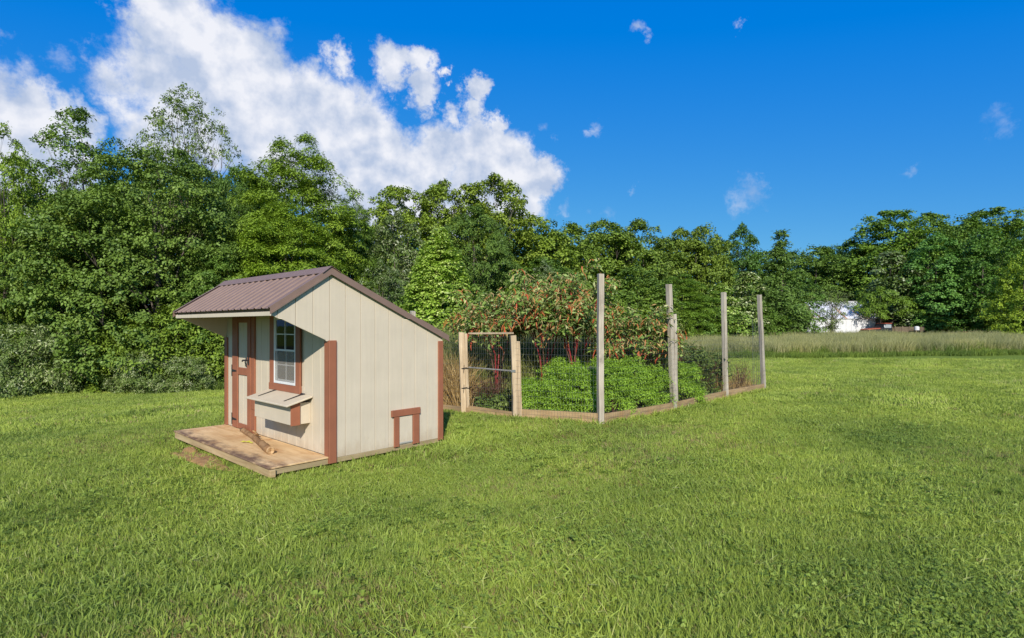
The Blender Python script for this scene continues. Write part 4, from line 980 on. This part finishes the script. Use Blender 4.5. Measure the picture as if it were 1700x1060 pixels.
def fbm(x, y, s, seed):
    r = np.random.default_rng(seed); v = 0
    for k in range(5):
        a = r.uniform(0, 6.28); f = s * 1.7 ** k; v = v + np.sin(x * f * math.cos(a) + y * f * math.sin(a) + r.uniform(0, 6)) * np.sin(-x * f * math.sin(a) * .8 + y * f * math.cos(a) + r.uniform(0, 6)) / 1.5 ** k
    return v
def ring(rng, r0, r1, dens, half=R(56)):
    n = int(half * (r1 * r1 - r0 * r0) * dens); r = np.sqrt(rng.uniform(r0 * r0, r1 * r1, n)); a = rng.uniform(-half, half, n)
    x = r * np.sin(a); y = r * np.cos(a)
    k = dirt_free(x, y, rng) & (y < meadow_front(x) + .3) & (y < wood_front(x) + .6); return x[k], y[k]
def lawn(name, r0, r1, dens, sc_, coll, seed, far=False):
    rng = np.random.default_rng(seed); x, y = ring(rng, r0, r1, dens); n = len(x)
    u = rng.uniform(size=n)
    if far:
        idx = rng.integers(0, 4, n); idx[u < .06] = 4
    else:
        f1 = fbm(x, y, 1.1, 3); f2 = fbm(x, y, 1.6, 5); f3 = fbm(x, y, .8, 8)
        idx = rng.integers(0, 5, n)
        idx = np.where(u < .10 + .28 * np.clip(f1, 0, 1), rng.integers(5, 8, n), idx)
        idx = np.where(rng.uniform(size=n) < .04 + .24 * np.clip(f2 - .1, 0, 1), rng.integers(8, 10, n), idx)
        idx = np.where(rng.uniform(size=n) < .09 + .35 * np.clip(f3 - .1, 0, 1), 10, idx)
        idx = np.where(rng.uniform(size=n) < .009, 11, idx)
        rut = np.exp(-((-.533 * (x + 1.9) + .846 * (y - 6.12)) / .13) ** 2) * smooth(-2.0, -1.2, x) * (1 - smooth(.6, 1.8, x))
        idx = np.where(rng.uniform(size=n) < rut * .55, 10, idx)
    z = ground_z(x, y); scl = sc_ * rng.uniform(.65, 1.25, n) * (1 + .22 * np.clip(fbm(x, y, .6, 11), -1, 1))
    scatter(name, np.stack([x, y, z], 1), idx, scl, coll, tilt=.12, seed=seed, lean=.32 * np.sign(np.sin((x * .80 - y * .60) * 2.6 + .5 * np.sin(y * .4))) * np.clip(fbm(x, y, .25, 17) + .8, 0, 1))
lawn('lawn_grass', 2.0, 6.5, 1050, .86, lawn_c, 1)
lawn('lawn_grass', 6.5, 13, 460, 1.1, lawn_c, 2)
lawn('lawn_grass', 13, 34, 70, 1.0, far_c, 3, True)
# taller uncut tufts round the coop and the garden boards
def edge_pts(rng, segs, per_m, spread):
    P = []
    for (a, b_) in segs:
        a = np.array(a[:2]); b_ = np.array(b_[:2]); n = int(np.linalg.norm(b_ - a) * per_m); t = rng.uniform(0, 1, n)[:, None]
        d = (b_ - a) / np.linalg.norm(b_ - a); nn = np.array([d[1], -d[0]]); P.append(a + (b_ - a) * t + nn * rng.uniform(0, 1, (n, 1)) ** 1.5 * spread + nn * .05)
    P = np.concatenate(P); return np.column_stack([P, ground_z(P[:, 0], P[:, 1])])
rng = np.random.default_rng(31)
ep = edge_pts(rng, [(coop_pt(1.66, -.02, 0), coop_pt(-.70, -.02, 0))][::-1], 0.1, .1) if False else edge_pts(rng, [(G2, POSTS[0]), (POSTS[0], POSTS[1]), (POSTS[1], POSTS[2]), (POSTS[2], POSTS[3])], 42, .12)
scatter('edge_grass', ep, rng.integers(0, 8, len(ep)), rng.uniform(.9, 2.1, len(ep)), lawn_c, seed=33)

# meadow of tall seeding grass beyond the lawn
mt = []
for k in range(4): mt.append((*blades(rg, 46, .22, .78, .012, .45, .25, .8), M['meadow']))
for k in range(2): mt.append((*blades(rg, 40, .22, .52, .016, .6, .3, .7), M['weed']))
for k in range(2): mt.append((*blades(rg, 30, .25, .30, .016, .8, .3, .7), M['weed']))
mc = tuft_collection('meadow_tuft', mt)
def meadow():
    rng = np.random.default_rng(5); n = 34000
    y = 26 + (64 - 26) * rng.uniform(0, 1, n) ** 1.5; x = rng.uniform(-3, 1.02, n) * 1.0
    x = rng.uniform(-.06, 1.05, n) * y
    k = (y > meadow_front(x) - .2) & (x > -1); x, y = x[k], y[k]; n = len(x); d = y - meadow_front(x)
    idx = rng.integers(0, 4, n); u = rng.uniform(size=n)
    idx = np.where(u < .12, rng.integers(4, 6, n), idx); idx = np.where((d < 1.6 + fbm(x, y, .5, 4) * .8) & (rng.uniform(size=n) < .8), rng.integers(4, 6, n), idx)
    idx = np.where(d < .5, rng.integers(6, 8, n), idx)
    scl = rng.uniform(.66, 1.08, n) * (1 + .22 * fbm(x, y, .35, 9))
    scatter('meadow_grass', np.stack([x, y, ground_z(x, y)], 1), idx, scl, mc, tilt=.08, seed=6)
    # denser front rows
    n = 2600; x = rng.uniform(-1, 42, n); y = meadow_front(x) + rng.uniform(-.3, 1.6, n) ** 1
    idx = np.where(y - meadow_front(x) < .35, rng.integers(6, 8, n), rng.integers(0, 6, n))
    scatter('meadow_grass', np.stack([x, y, ground_z(x, y)], 1), idx, rng.uniform(.7, 1.1, n), mc, tilt=.08, seed=7)
meadow()
# rank weeds along the foot of the wood
def bank():
    rng = np.random.default_rng(8); n = 5200
    x = rng.uniform(-24, 0, n); y = wood_front(x) + rng.uniform(-.25, 3.2, n); 
    d = y - wood_front(x); idx = np.where(d < .7, rng.integers(6, 8, n), rng.integers(4, 8, n))
    scatter('bank_weeds', np.stack([x, y, ground_z(x, y)], 1), idx, rng.uniform(.7, 1.3, n), mc, tilt=.1, seed=9)
bank()
# shaded leaf litter floor of the wood
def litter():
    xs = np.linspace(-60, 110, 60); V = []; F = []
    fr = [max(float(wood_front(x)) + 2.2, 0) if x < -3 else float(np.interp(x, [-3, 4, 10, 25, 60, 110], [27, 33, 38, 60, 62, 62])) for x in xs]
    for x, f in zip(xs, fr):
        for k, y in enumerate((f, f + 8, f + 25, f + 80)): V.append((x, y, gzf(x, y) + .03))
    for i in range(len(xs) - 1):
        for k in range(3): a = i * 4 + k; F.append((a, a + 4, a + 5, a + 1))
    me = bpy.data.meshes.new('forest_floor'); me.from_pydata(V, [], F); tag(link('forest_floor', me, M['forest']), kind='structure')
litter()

# ------------------------------------------------------------------ plants inside the garden
M['redstem'] = paint('red_stem', (.30, .03, .03), .35, .5)
M['brownstem'] = paint('brown_stem', (.13, .06, .035), .25, .7)
M['pokeleaf'] = leafmat('pokeweed_leaf', [(0, (.14, .23, .04)), (.5, (.25, .37, .075)), (.8, (.35, .44, .15)), (.93, (.46, .48, .22)), (1, (.58, .28, .10))], .22, use_obj=False)
M['raceme'] = leafmat('pokeweed_raceme', [(0, (.55, .10, .045)), (.22, (.58, .22, .08)), (.45, (.52, .36, .17)), (.75, (.38, .38, .17)), (1, (.26, .32, .10))], .2, use_obj=False)
M['fern'] = leafmat('feathery_leaf', [(0, (.13, .23, .016)), (.5, (.25, .42, .036)), (1, (.38, .56, .075))], .2, use_obj=False)
M['herb'] = leafmat('herb_leaf', [(0, (.07, .12, .022)), (.5, (.13, .19, .04)), (.9, (.20, .26, .065)), (1, (.33, .26, .10))], .3, use_obj=False)
def pokeweed(name, x, y, H, Rr, seed, label, nst=5, lean=0, fork=.35, dens=1.0):
    rng = np.random.default_rng(seed); r = random.Random(seed); z0 = gzf(x, y)
    root = empty(name, (x, y, z0), 0, label, 'plant', 'red stemmed pokeweed plants in the garden')
    st = MB(); bs = MB(); tips = []
    for i in range(nst):
        a = 6.283 * i / nst + r.uniform(-.4, .4); sp = r.uniform(.25, .6) * Rr
        p0 = Vector((r.uniform(-.08, .08), r.uniform(-.08, .08), 0)); p1 = Vector((math.cos(a) * sp * .3 + lean * .3, math.sin(a) * sp * .3, H * fork)); p2 = Vector((math.cos(a) * sp + lean, math.sin(a) * sp, H * .62))
        (st if i % 2 else bs).tube([p0, p0.lerp(p1, .5), p1, p1.lerp(p2, .6) + Vector((0, 0, .03)), p2], [.017, .016, .014, .011, .009], 6, True)
        for k in range(5):
            b = a + r.uniform(-1.3, 1.3); q0 = p1.lerp(p2, r.uniform(.2, 1)); ln = r.uniform(.35, .85) * Rr
            q1 = q0 + Vector((math.cos(b) * ln * .5, math.sin(b) * ln * .5, H * r.uniform(.12, .34))); q2 = q1 + Vector((math.cos(b) * ln * .6, math.sin(b) * ln * .6, r.uniform(-.16, .10) * H))
            q2.z = min(q2.z, H * .98)
            st.tube([q0, q0.lerp(q1, .5) + Vector((0, 0, .03)), q1, q2], [.010, .009, .007, .004], 5, False)
            for t in np.linspace(.1, 1, 7): tips.append(q0.lerp(q1, min(1, t * 2)) if t < .5 else q1.lerp(q2, t * 2 - 1))
            tips.append(q2)
    st.build('red_stems', M['redstem'], root, 0, True)['kind'] = 'stuff'; bs.build('brown_stems', M['brownstem'], root, 0, True)['kind'] = 'stuff'
    tp = np.array([tuple(t) for t in tips]); tp = tp[(tp[:, 2] > H * .56) | (rng.uniform(size=len(tp)) < .06)]
    n = int(len(tp) * 14 * dens); c = tp[rng.integers(0, len(tp), n)] + rng.normal(0, .09, (n, 3)) * np.array([1, 1, .8])
    c[:, 2] = np.minimum(c[:, 2], H * 1.02)
    Nn = unit(np.array([0, 0, .7]) + rng.normal(size=(n, 3)) * .6); an = rng.uniform(0, 6.28, n)
    T = np.stack([np.cos(an), np.sin(an), rng.uniform(-1.1, .25, n)], 1)
    V, Q = leaf_quads(c, Nn, T, rng.uniform(.07, .15, n), rng.uniform(.03, .05, n), .3)
    link('leaves', np_mesh('leaves', V, Q, rng.uniform(0, 1, n)), M['pokeleaf'], root)['kind'] = 'stuff'
    n = int(len(tp) * 4.6 * dens); c = tp[rng.integers(0, len(tp), n)] + rng.normal(0, .09, (n, 3)); c[:, 2] = np.minimum(c[:, 2], H)
    an = rng.uniform(0, 6.28, n); out = np.stack([np.cos(an), np.sin(an), np.zeros(n)], 1); ln = rng.uniform(.11, .26, n)[:, None]
    ripe = np.clip(rng.uniform(0, 1, n) - .55 * (c[:, 2] / H - .75), 0, 1)[:, None]          # low ones ripen first and hang
    up_ = np.array([0, 0, 1.]); tw = rng.normal(0, .25, (n, 3))
    m1 = c + (out * .55 + up_ * .25 + tw * .3) * ln * .5; m2 = m1 + (out * .6 + up_ * (.05 - .9 * ripe) + tw * .4) * ln * .4; e = m2 + (out * .25 - up_ * (.2 + .9 * ripe) + tw) * ln * .35
    wv = np.stack([-np.sin(an), np.cos(an), np.zeros(n)], 1) * .011; fl = (out * .5 + up_ * .5) * .013
    Vs = []
    for s in (wv, fl): Vs += [np.stack([c - s * .3, c + s * .3, m1 + s, m1 - s], 1), np.stack([m1 - s, m1 + s, m2 + s * .9, m2 - s * .9], 1), np.stack([m2 - s * .9, m2 + s * .9, e + s * .2, e - s * .2], 1)]
    V = np.concatenate(Vs).reshape(-1, 3); Q = np.arange(len(V)).reshape(-1, 4)
    rr = np.clip(1.05 - ripe[:, 0] * 1.0 + rng.normal(0, .15, n), 0, 1)
    link('racemes', np_mesh('racemes', V, Q, np.tile(rr, 6)), M['raceme'], root)['kind'] = 'stuff'
pokeweed('pokeweed', gx(905, 10.9), 10.9, 2.88, 1.0, 1, 'tall red stemmed pokeweed with drooping orange racemes, left of the nearest fence post', 6, dens=1.15)
pokeweed('pokeweed', gx(828, 11.2), 11.2, 2.35, .75, 2, 'pokeweed branch plant leaning over the garden gate', 4, -.1, .45, dens=1.0)
pokeweed('pokeweed', gx(955, 10.5), 10.5, 2.66, .72, 3, 'red stemmed pokeweed right behind the nearest fence post', 5, dens=1.1)
pokeweed('pokeweed', gx(1045, 10.9), 10.9, 2.0, .68, 4, 'shorter red stemmed pokeweed between the first and second posts', 5, dens=1.2)
pokeweed('pokeweed', gx(1092, 11.3), 11.3, 1.75, .45, 5, 'smallest pokeweed beside the second fence post', 4, dens=1.2)

def bushy(name, x, y, H, Rr, seed, mat, label, group, nclump=70, per=130, ln=.06, wd=.014, cr=.17, stems=14, up=.4, rand=.9, flat=.9, cat='plant', stem_mat='brownstem'):
    rng = np.random.default_rng(seed); r = random.Random(seed); z0 = gzf(x, y)
    root = empty(name, (x, y, z0), 0, label, cat, group)
    an = rng.uniform(0, 6.28, nclump); t = rng.uniform(.12, 1, nclump); rad = Rr * np.sqrt(rng.uniform(0, 1, nclump)) * np.sqrt(np.clip(1.05 - t * .65, .2, 1))
    C = np.stack([rad * np.cos(an), rad * np.sin(an), H * t * (1 - .25 * (rad / Rr) ** 2)], 1)
    V, Q, rnd = clump_leaves(rng, C, cr * rng.uniform(.7, 1.3, nclump), flat, per, ln, wd, np.array([[0, 0, H * .4]]), up=up, rand=rand)
    V[:, 2] = np.maximum(V[:, 2], .0)
    link('foliage', np_mesh('foliage', V, Q, rnd), M[mat], root)['kind'] = 'stuff'
    s = MB()
    for i in range(min(stems, nclump)):
        c = Vector(C[i]); s.tube([(c.x * .2, c.y * .2, -.03), (c.x * .55, c.y * .55, c.z * .55), tuple(c)], [.008, .006, .003], 4, False)
    s.build('stems', M[stem_mat], root)['kind'] = 'stuff'
    return root
FERN = 'feathery bright green plants along the garden front'
for i, (px, y, H, Rr, lab) in enumerate([(888, 9.9, .62, .34, 'low feathery plant right beside the gate post'), (925, 9.8, .88, .36, 'feathery plant midway between the gate and the first post'), (968, 9.6, .98, .40, 'tall feathery plant just left of the first fence post'), (1018, 9.85, .92, .38, 'feathery plant just right of the first fence post'), (1052, 10.2, 1.0, .38, 'tall feathery plant midway between first and second posts'), (1088, 10.7, .80, .36, 'feathery plant just left of the second fence post'), (1135, 11.4, .84, .36, 'feathery plant just right of the second fence post'), (945, 10.5, 1.05, .42, 'feathery plant in the second row left of the first post'), (1005, 10.4, 1.02, .42, 'feathery plant in the second row behind the first post')]):
    bushy('feathery_plant', gx(px, y), y, H, Rr, 100 + i, 'fern', lab, FERN, nclump=62, per=190, ln=.06, wd=.012, cr=.15, up=.6, rand=.8)
HERB = 'dull green weeds in the back of the garden'
for i, (px, y, H, Rr, lab) in enumerate([(1160, 12.2, 1.05, .3, 'dull weed right behind the second post\'s feathery plant'), (1185, 12.6, .95, .3, 'dull weed just left of the third fence post'), (1130, 12.6, 1.2, .4, 'dull weed deep behind the second fence post'), (1090, 12.8, 1.4, .45, 'tall dull weed behind the smallest pokeweed'), (1030, 12.6, 1.35, .5, 'broad dull weed deep behind the first fence post'), (975, 12.4, 1.25, .5, 'broad dull weed behind the middle pokeweed stems'), (860, 12.8, 1.2, .45, 'dull weed deep behind the gate post'), (820, 10.6, .28, .4, 'low dull weed inside the gate opening'), (1065, 11.6, 1.2, .35, 'dull weed between the two shorter pokeweeds')]):
    bushy('garden_weed', gx(px, y), y, H, Rr, 140 + i, 'herb', lab, HERB, nclump=30, per=45, ln=.085, wd=.04, cr=.17, up=.6, rand=.7)
# tall reeds behind the gate, straw at their foot, dead twigs
rt = []
for k in range(4): rt.append((*blades(rg, 24, .14, 1.35, .013, .45, .28, .9), M['reed']))
for k in range(3): rt.append((*blades(rg, 26, .13, .80, .011, .6, .35, .9), M['straw']))
rc = tuft_collection('reed_tuft', rt)
rng = np.random.default_rng(77)
n = 560; t = rng.uniform(0, 1, n); x = -2.5 + 5.2 * t; y = 11.35 - .40 * x * .5 + rng.uniform(0, 2.2, n) + .15
P = np.stack([x, y, ground_z(x, y)], 1); scatter('garden_reeds', P, rng.integers(0, 4, n), rng.uniform(.75, 1.2, n), rc, tilt=.08, seed=78)
n = 420; x = rng.uniform(-3.2, 4.2, n); y = 14.2 + rng.uniform(0, 2.6, n)
P = np.stack([x, y, ground_z(x, y)], 1); scatter('garden_reeds', P, rng.integers(0, 4, n), rng.uniform(.8, 1.25, n), rc, tilt=.08, seed=82)
n = 130; x = rng.uniform(-1.85, -.92, n); y = 10.75 - .65 * (x + .9) + rng.uniform(.10, .5, n)
P = np.stack([x, y, ground_z(x, y)], 1); scatter('dry_straw', P, rng.integers(4, 7, n), rng.uniform(.7, 1.25, n), rc, tilt=.15, seed=79)
n = 60; x = rng.uniform(4.0, 6.0, n); y = x + 8.1 + rng.uniform(-.25, .7, n)
P = np.stack([x, y, ground_z(x, y)], 1); scatter('dry_straw', P, rng.integers(4, 7, n), rng.uniform(.35, .7, n), rc, tilt=.2, seed=80)
n = 240; x = rng.uniform(1.2, 5.6, n); y = x * .95 + 9.4 + rng.uniform(.2, 3.0, n)
P = np.stack([x, y, ground_z(x, y)], 1); scatter('garden_reeds', P, rng.integers(0, 4, n), rng.uniform(.45, .85, n), rc, tilt=.1, seed=81)
def brush(name, x, y, H, Rr, seed, n, label, mat='brownstem'):
    r = random.Random(seed); root = empty(name, (x, y, gzf(x, y)), 0, label, 'dead plant'); mb = MB()
    for i in range(n):
        a = r.uniform(0, 6.28); L_ = r.uniform(.4, 1); d = Vector((math.cos(a) * Rr * L_, math.sin(a) * Rr * L_, H * r.uniform(.35, 1))); p0 = Vector((r.uniform(-.1, .1), r.uniform(-.1, .1), 0))
        m1 = p0 + d * .5 + Vector((r.uniform(-.06, .06), r.uniform(-.06, .06), .06)); e = p0 + d
        mb.tube([p0, m1, e], [.006, .005, .002], 4, False)
        for _ in range(2):
            q = m1.lerp(e, r.uniform(0, .8)); mb.tube([q, q + Vector((r.uniform(-.15, .15), r.uniform(-.15, .15), r.uniform(-.03, .2)))], [.004, .0015], 3, False)
    mb.build('twigs', M[mat], root)['kind'] = 'stuff'
brush('dead_brush', -.42, 10.75, .72, .42, 1, 80, 'heap of dead brown twigs behind the garden gate', 'brownstem')
brush('dead_brush', 5.5, 13.6, .95, .4, 2, 30, 'thin dead branching stems beside the last fence post')
brush('dead_brush', 4.0, 12.3, 1.35, .6, 3, 46, 'tangle of bare vines between second and third posts')

#--PART5--
# ------------------------------------------------------------------ far farmyard: barn, sheds, truck
M['barnwhite'] = paint('white_barn_siding', (.74, .74, .74), .06, .6, (3, 3, .05))
m, nt, b, o = new_mat('rusty_white_roof')
n1 = noise(nt, 1.5, 5, .6, None, (1.2, .12, .12)); n2 = noise(nt, .5, 3)
c = ramp(nt, n1, [(.56, (.70, .70, .72)), (.62, (.55, .30, .17)), (.76, (.42, .15, .07))])
nt.links.new(c, b.inputs['Base Color']); b.inputs['Roughness'].default_value = .5; M['rust'] = m
M['orange'] = paint('orange_trim', (.62, .14, .04), .15, .6)
M['darkpaint'] = metal('dark_truck_paint', (.03, .032, .04), .35, .2)
M['redpaint'] = metal('faded_red_paint', (.42, .10, .06), .5, .1)
M['plank'] = wood('old_plank', (.25, .19, .13), (.12, .09, .06))
M['rubber'] = metal('rubber', (.02, .02, .02), .8)
def build_barn():
    x0, x1 = gx(1324, 66), gx(1441, 66); y0, y1 = 64.5, 73; zE, zR = 2.55, 4.55
    t = empty('white_barn', (x0, y0, 0), 0, 'long white barn with rust striped metal roof behind the meadow', 'barn')
    w = MB().prism([(0, 0, -.2), (x1 - x0, 0, -.2), (x1 - x0, 0, zE), (0, 0, zE)], (0, .15, 0)).prism([(0, .15, -.2), (0, y1 - y0, -.2), (0, y1 - y0, zE), (0, (y1 - y0) / 2, zR - .05), (0, .15, zE)], (.15, 0, 0)).prism([(x1 - x0 - .15, .15, -.2), (x1 - x0 - .15, y1 - y0, -.2), (x1 - x0 - .15, y1 - y0, zE), (x1 - x0 - .15, (y1 - y0) / 2, zR - .05), (x1 - x0 - .15, .15, zE)], (.15, 0, 0)).build('wall', M['barnwhite'], t)
    L_ = x1 - x0
    for k in range(int(L_ / .6)): MB().box((k * .6 + .01, -.03, -.1), (k * .6 + .585, -.002, zE - .05)).build('wall_panel', M['barnwhite'], w, .01)
    for i, (ya, yb) in enumerate(((-.35, (y1 - y0) / 2), (y1 - y0 + .35, (y1 - y0) / 2))):
        za = zE - .12
        for k in range(int(L_ / .9) + 1):
            a = -.25 + k * .9; MB().prism([(a, ya, za), (a, yb, zR), (a, yb, zR + .05), (a, ya, za + .05)], (.89, 0, 0)).build('roof_sheet', M['rust'], t)
    MB().box((-.3, (y1 - y0) / 2 - .2, zR + .03), (L_ + .3, (y1 - y0) / 2 + .2, zR + .08)).build('ridge_cap', M['barnwhite'], t)
    MB().box((-.14, -.06, -.2), (.03, -.035, zE)).build('corner_board', M['orange'], t); MB().box((L_ - .1, -.06, -.2), (L_ + .12, -.035, zE)).build('corner_board', M['plank'], t)
    # open lean-to at its side
    s = empty('open_shed', (gx(1272, 66), 65, 0), 0, 'low open shed with white back wall left of the barn', 'shed')
    W = gx(1322, 66) - gx(1272, 66)
    MB().box((0, 3.8, -.2), (W, 4, 2.3)).build('back_wall', M['barnwhite'], s)
    MB().prism([(-.2, -.3, 2.15), (-.2, 4.2, 2.6), (-.2, 4.2, 2.66), (-.2, -.3, 2.21)], (W + .3, 0, 0)).build('roof', M['barnwhite'], s)
    for a in (.0, W * .5, W - .2): MB().box((a, 0, -.2), (a + .14, .14, 2.15)).build('post', M['orange' if a else 'plank'], s)
    MB().box((.3, .02, .2), (W - .3, .1, .95)).build('rail_board', M['barnwhite'], s)
    # small white building with orange trim
    hx = gx(1464, 68); h = empty('white_outbuilding', (hx, 68, 0), 0, 'small white outbuilding with orange trimmed window behind the truck', 'outbuilding')
    MB().prism([(0, 0, -.2), (1.7, 0, -.2), (1.7, 0, 2.6), (.85, 0, 3.4), (0, 0, 2.6)], (0, 3, 0)).build('wall', M['barnwhite'], h)
    MB().prism([(-.2, -.2, 2.45), (.85, -.2, 3.45), (.85, -.2, 3.53), (-.2, -.2, 2.53)], (0, 3.4, 0)).build('roof', M['rust'], h); MB().prism([(.852, -.2, 3.45), (1.9, -.2, 2.45), (1.9, -.2, 2.53), (.852, -.2, 3.53)], (0, 3.4, 0)).build('roof', M['rust'], h)
    f = MB().box((.55, -.06, 1.3), (.65, -.003, 2.35)).box((1.25, -.06, 1.3), (1.35, -.003, 2.35)).box((.65, -.06, 2.25), (1.25, -.003, 2.35)).box((.65, -.06, 1.3), (1.25, -.003, 1.4)).build('window', M['orange'], h)
    MB().box((.65, -.03, 1.4), (1.25, -.004, 2.25)).build('pane', M['glass'], f)
    MB().box((1.56, -.03, -.2), (1.73, -.003, 2.6)).build('corner_board', M['orange'], h); MB().box((.3, -.03, 2.5), (.42, -.003, 3.0)).build('vent', M['orange'], h)
    # flatbed farm truck, seen from its side, nose to the left
    tx = gx(1441, 62); t = empty('farm_truck', (tx, 62, 0), 0, 'old dark farm truck with red hood and wooden stake bed', 'truck')
    z = .62
    MB().prism([(0, 0, z), (1.5, 0, z), (1.5, 0, z + .52), (.25, 0, z + .45), (0, 0, z + .3)], (0, 1.7, 0)).build('fender', M['darkpaint'], t, .06)
    MB().prism([(.05, .12, z + .40), (1.52, .12, z + .53), (1.52, .12, z + .66), (.15, .12, z + .54)], (0, 1.46, 0)).build('hood', M['redpaint'], t, .04)
    cb = MB().prism([(1.5, .05, z), (2.75, .05, z), (2.75, .05, z + 1.1), (1.95, .05, z + 1.12), (1.53, .05, z + .62)], (0, 1.6, 0)).build('cab', M['darkpaint'], t, .05)
    MB().prism([(1.9, .1, z + 1.122), (2.76, .1, z + 1.102), (2.76, .1, z + 1.19), (1.95, .1, z + 1.20)], (0, 1.5, 0)).build('cab_roof', M['redpaint'], t, .03)
    pm = metal('truck_glass', (.35, .38, .40), .08); MB().prism([(1.82, .03, z + .66), (2.6, .03, z + .66), (2.6, .03, z + 1.02), (2.02, .03, z + 1.04)], (0, .017, 0)).build('side_window', pm, cb)
    MB().tube([(1.75, -.1, z + .75), (1.75, -.12, z + .98)], .05, 6).build('side_mirror', M['barnwhite'], cb)
    MB().box((2.85, -.05, z + .05), (6.1, 1.9, z + .16)).build('bed_floor', M['plank'], t)
    for k in range(4): MB().box((2.85, -.1, z + .2 + k * .15), (6.1, -.055, z + .32 + k * .15)).build('stake_board', M['plank'], t)
    for k in range(5): MB().box((2.9 + k * .78, -.15, z + .1), (2.98 + k * .78, -.102, z + .86)).build('stake', M['plank'], t)
    for k in range(4): MB().box((2.85, 1.905, z + .2 + k * .15), (6.1, 1.95, z + .32 + k * .15)).build('stake_board', M['plank'], t)
    for wx in (.62, 4.9):
        for yy in (-.02, 1.55):
            w = MB().tube([(wx, yy, .38), (wx, yy + .24, .38)], .38, 16).build('wheel', M['rubber'], t, .03); MB().tube([(wx, yy - .01, .38), (wx, yy + .03, .38)], .2, 12).build('hub', M['barnwhite'], w)
    tk = empty('white_tank', (gx(1522, 61), 61, 0), 0, 'white water tank on a stand at the tail of the farm truck', 'tank')
    MB().tube([(0, 0, 1.02), (0, 0, 1.38), (0, 0, 1.46)], [.24, .24, .13], 14).build('tank', M['barnwhite'], tk, .02)
    for a in (-.25, .25): MB().box((a - .04, -.25, -.05), (a + .04, .25, 1.015)).build('leg', M['plank'], tk)
    for i, (px, lab) in enumerate(((1603, 'orange barrel standing nearer the truck at the meadow back'), (1614.5, 'orange barrel farther from the truck at the meadow back'))):
        e = empty('orange_barrel', (gx(px, 61), 61, .5), 0, lab, 'barrel', 'orange barrels behind the meadow')
        bm_ = MB().tube([(0, 0, -.55), (0, 0, -.5), (0, 0, .1), (0, 0, .3), (0, 0, .42)], [.26, .30, .33, .30, .20], 14).build('barrel', M['orange'], e, 0, True); MB().tube([(0, 0, .12), (0, 0, .16)], .335, 14).build('band', M['plank'], e)
    lp = empty('lumber_pile', (gx(1580, 61), 61, 0), .05, 'low pile of tan boards left of the orange barrels', 'lumber')
    for k in range(10): box('board', (-.9 + .07 * (k % 3), .22 * (k % 3), .05 + .2 * (k // 3)), (1.0 - .05 * (k % 2), .2 + .22 * (k % 3), .21 + .2 * (k // 3)), M['lumber'], lp)
build_barn()
# garden stake and young plant at the right edge of the lawn
st = empty('plant_stake', (gx(1701, 13.6), 13.6, 0), 0, 'dark plant stake with a thin vine at the right picture edge', 'stake')
MB().tube([(.05, 0, -.1), (.05, 0, .42)], .035, 8).build('stake', M['darkpaint'], st)
mb = MB().tube([(.05, -.03, .02), (-.08, -.05, .12), (-.14, -.03, .26), (-.05, -.04, .33)], .004, 4, False).tube([(.05, -.03, .3), (-.05, -.05, .38), (-.12, -.04, .36)], .003, 4, False); mb.build('vine', M['brownstem'], st)
print('objects', len(sc.objects))
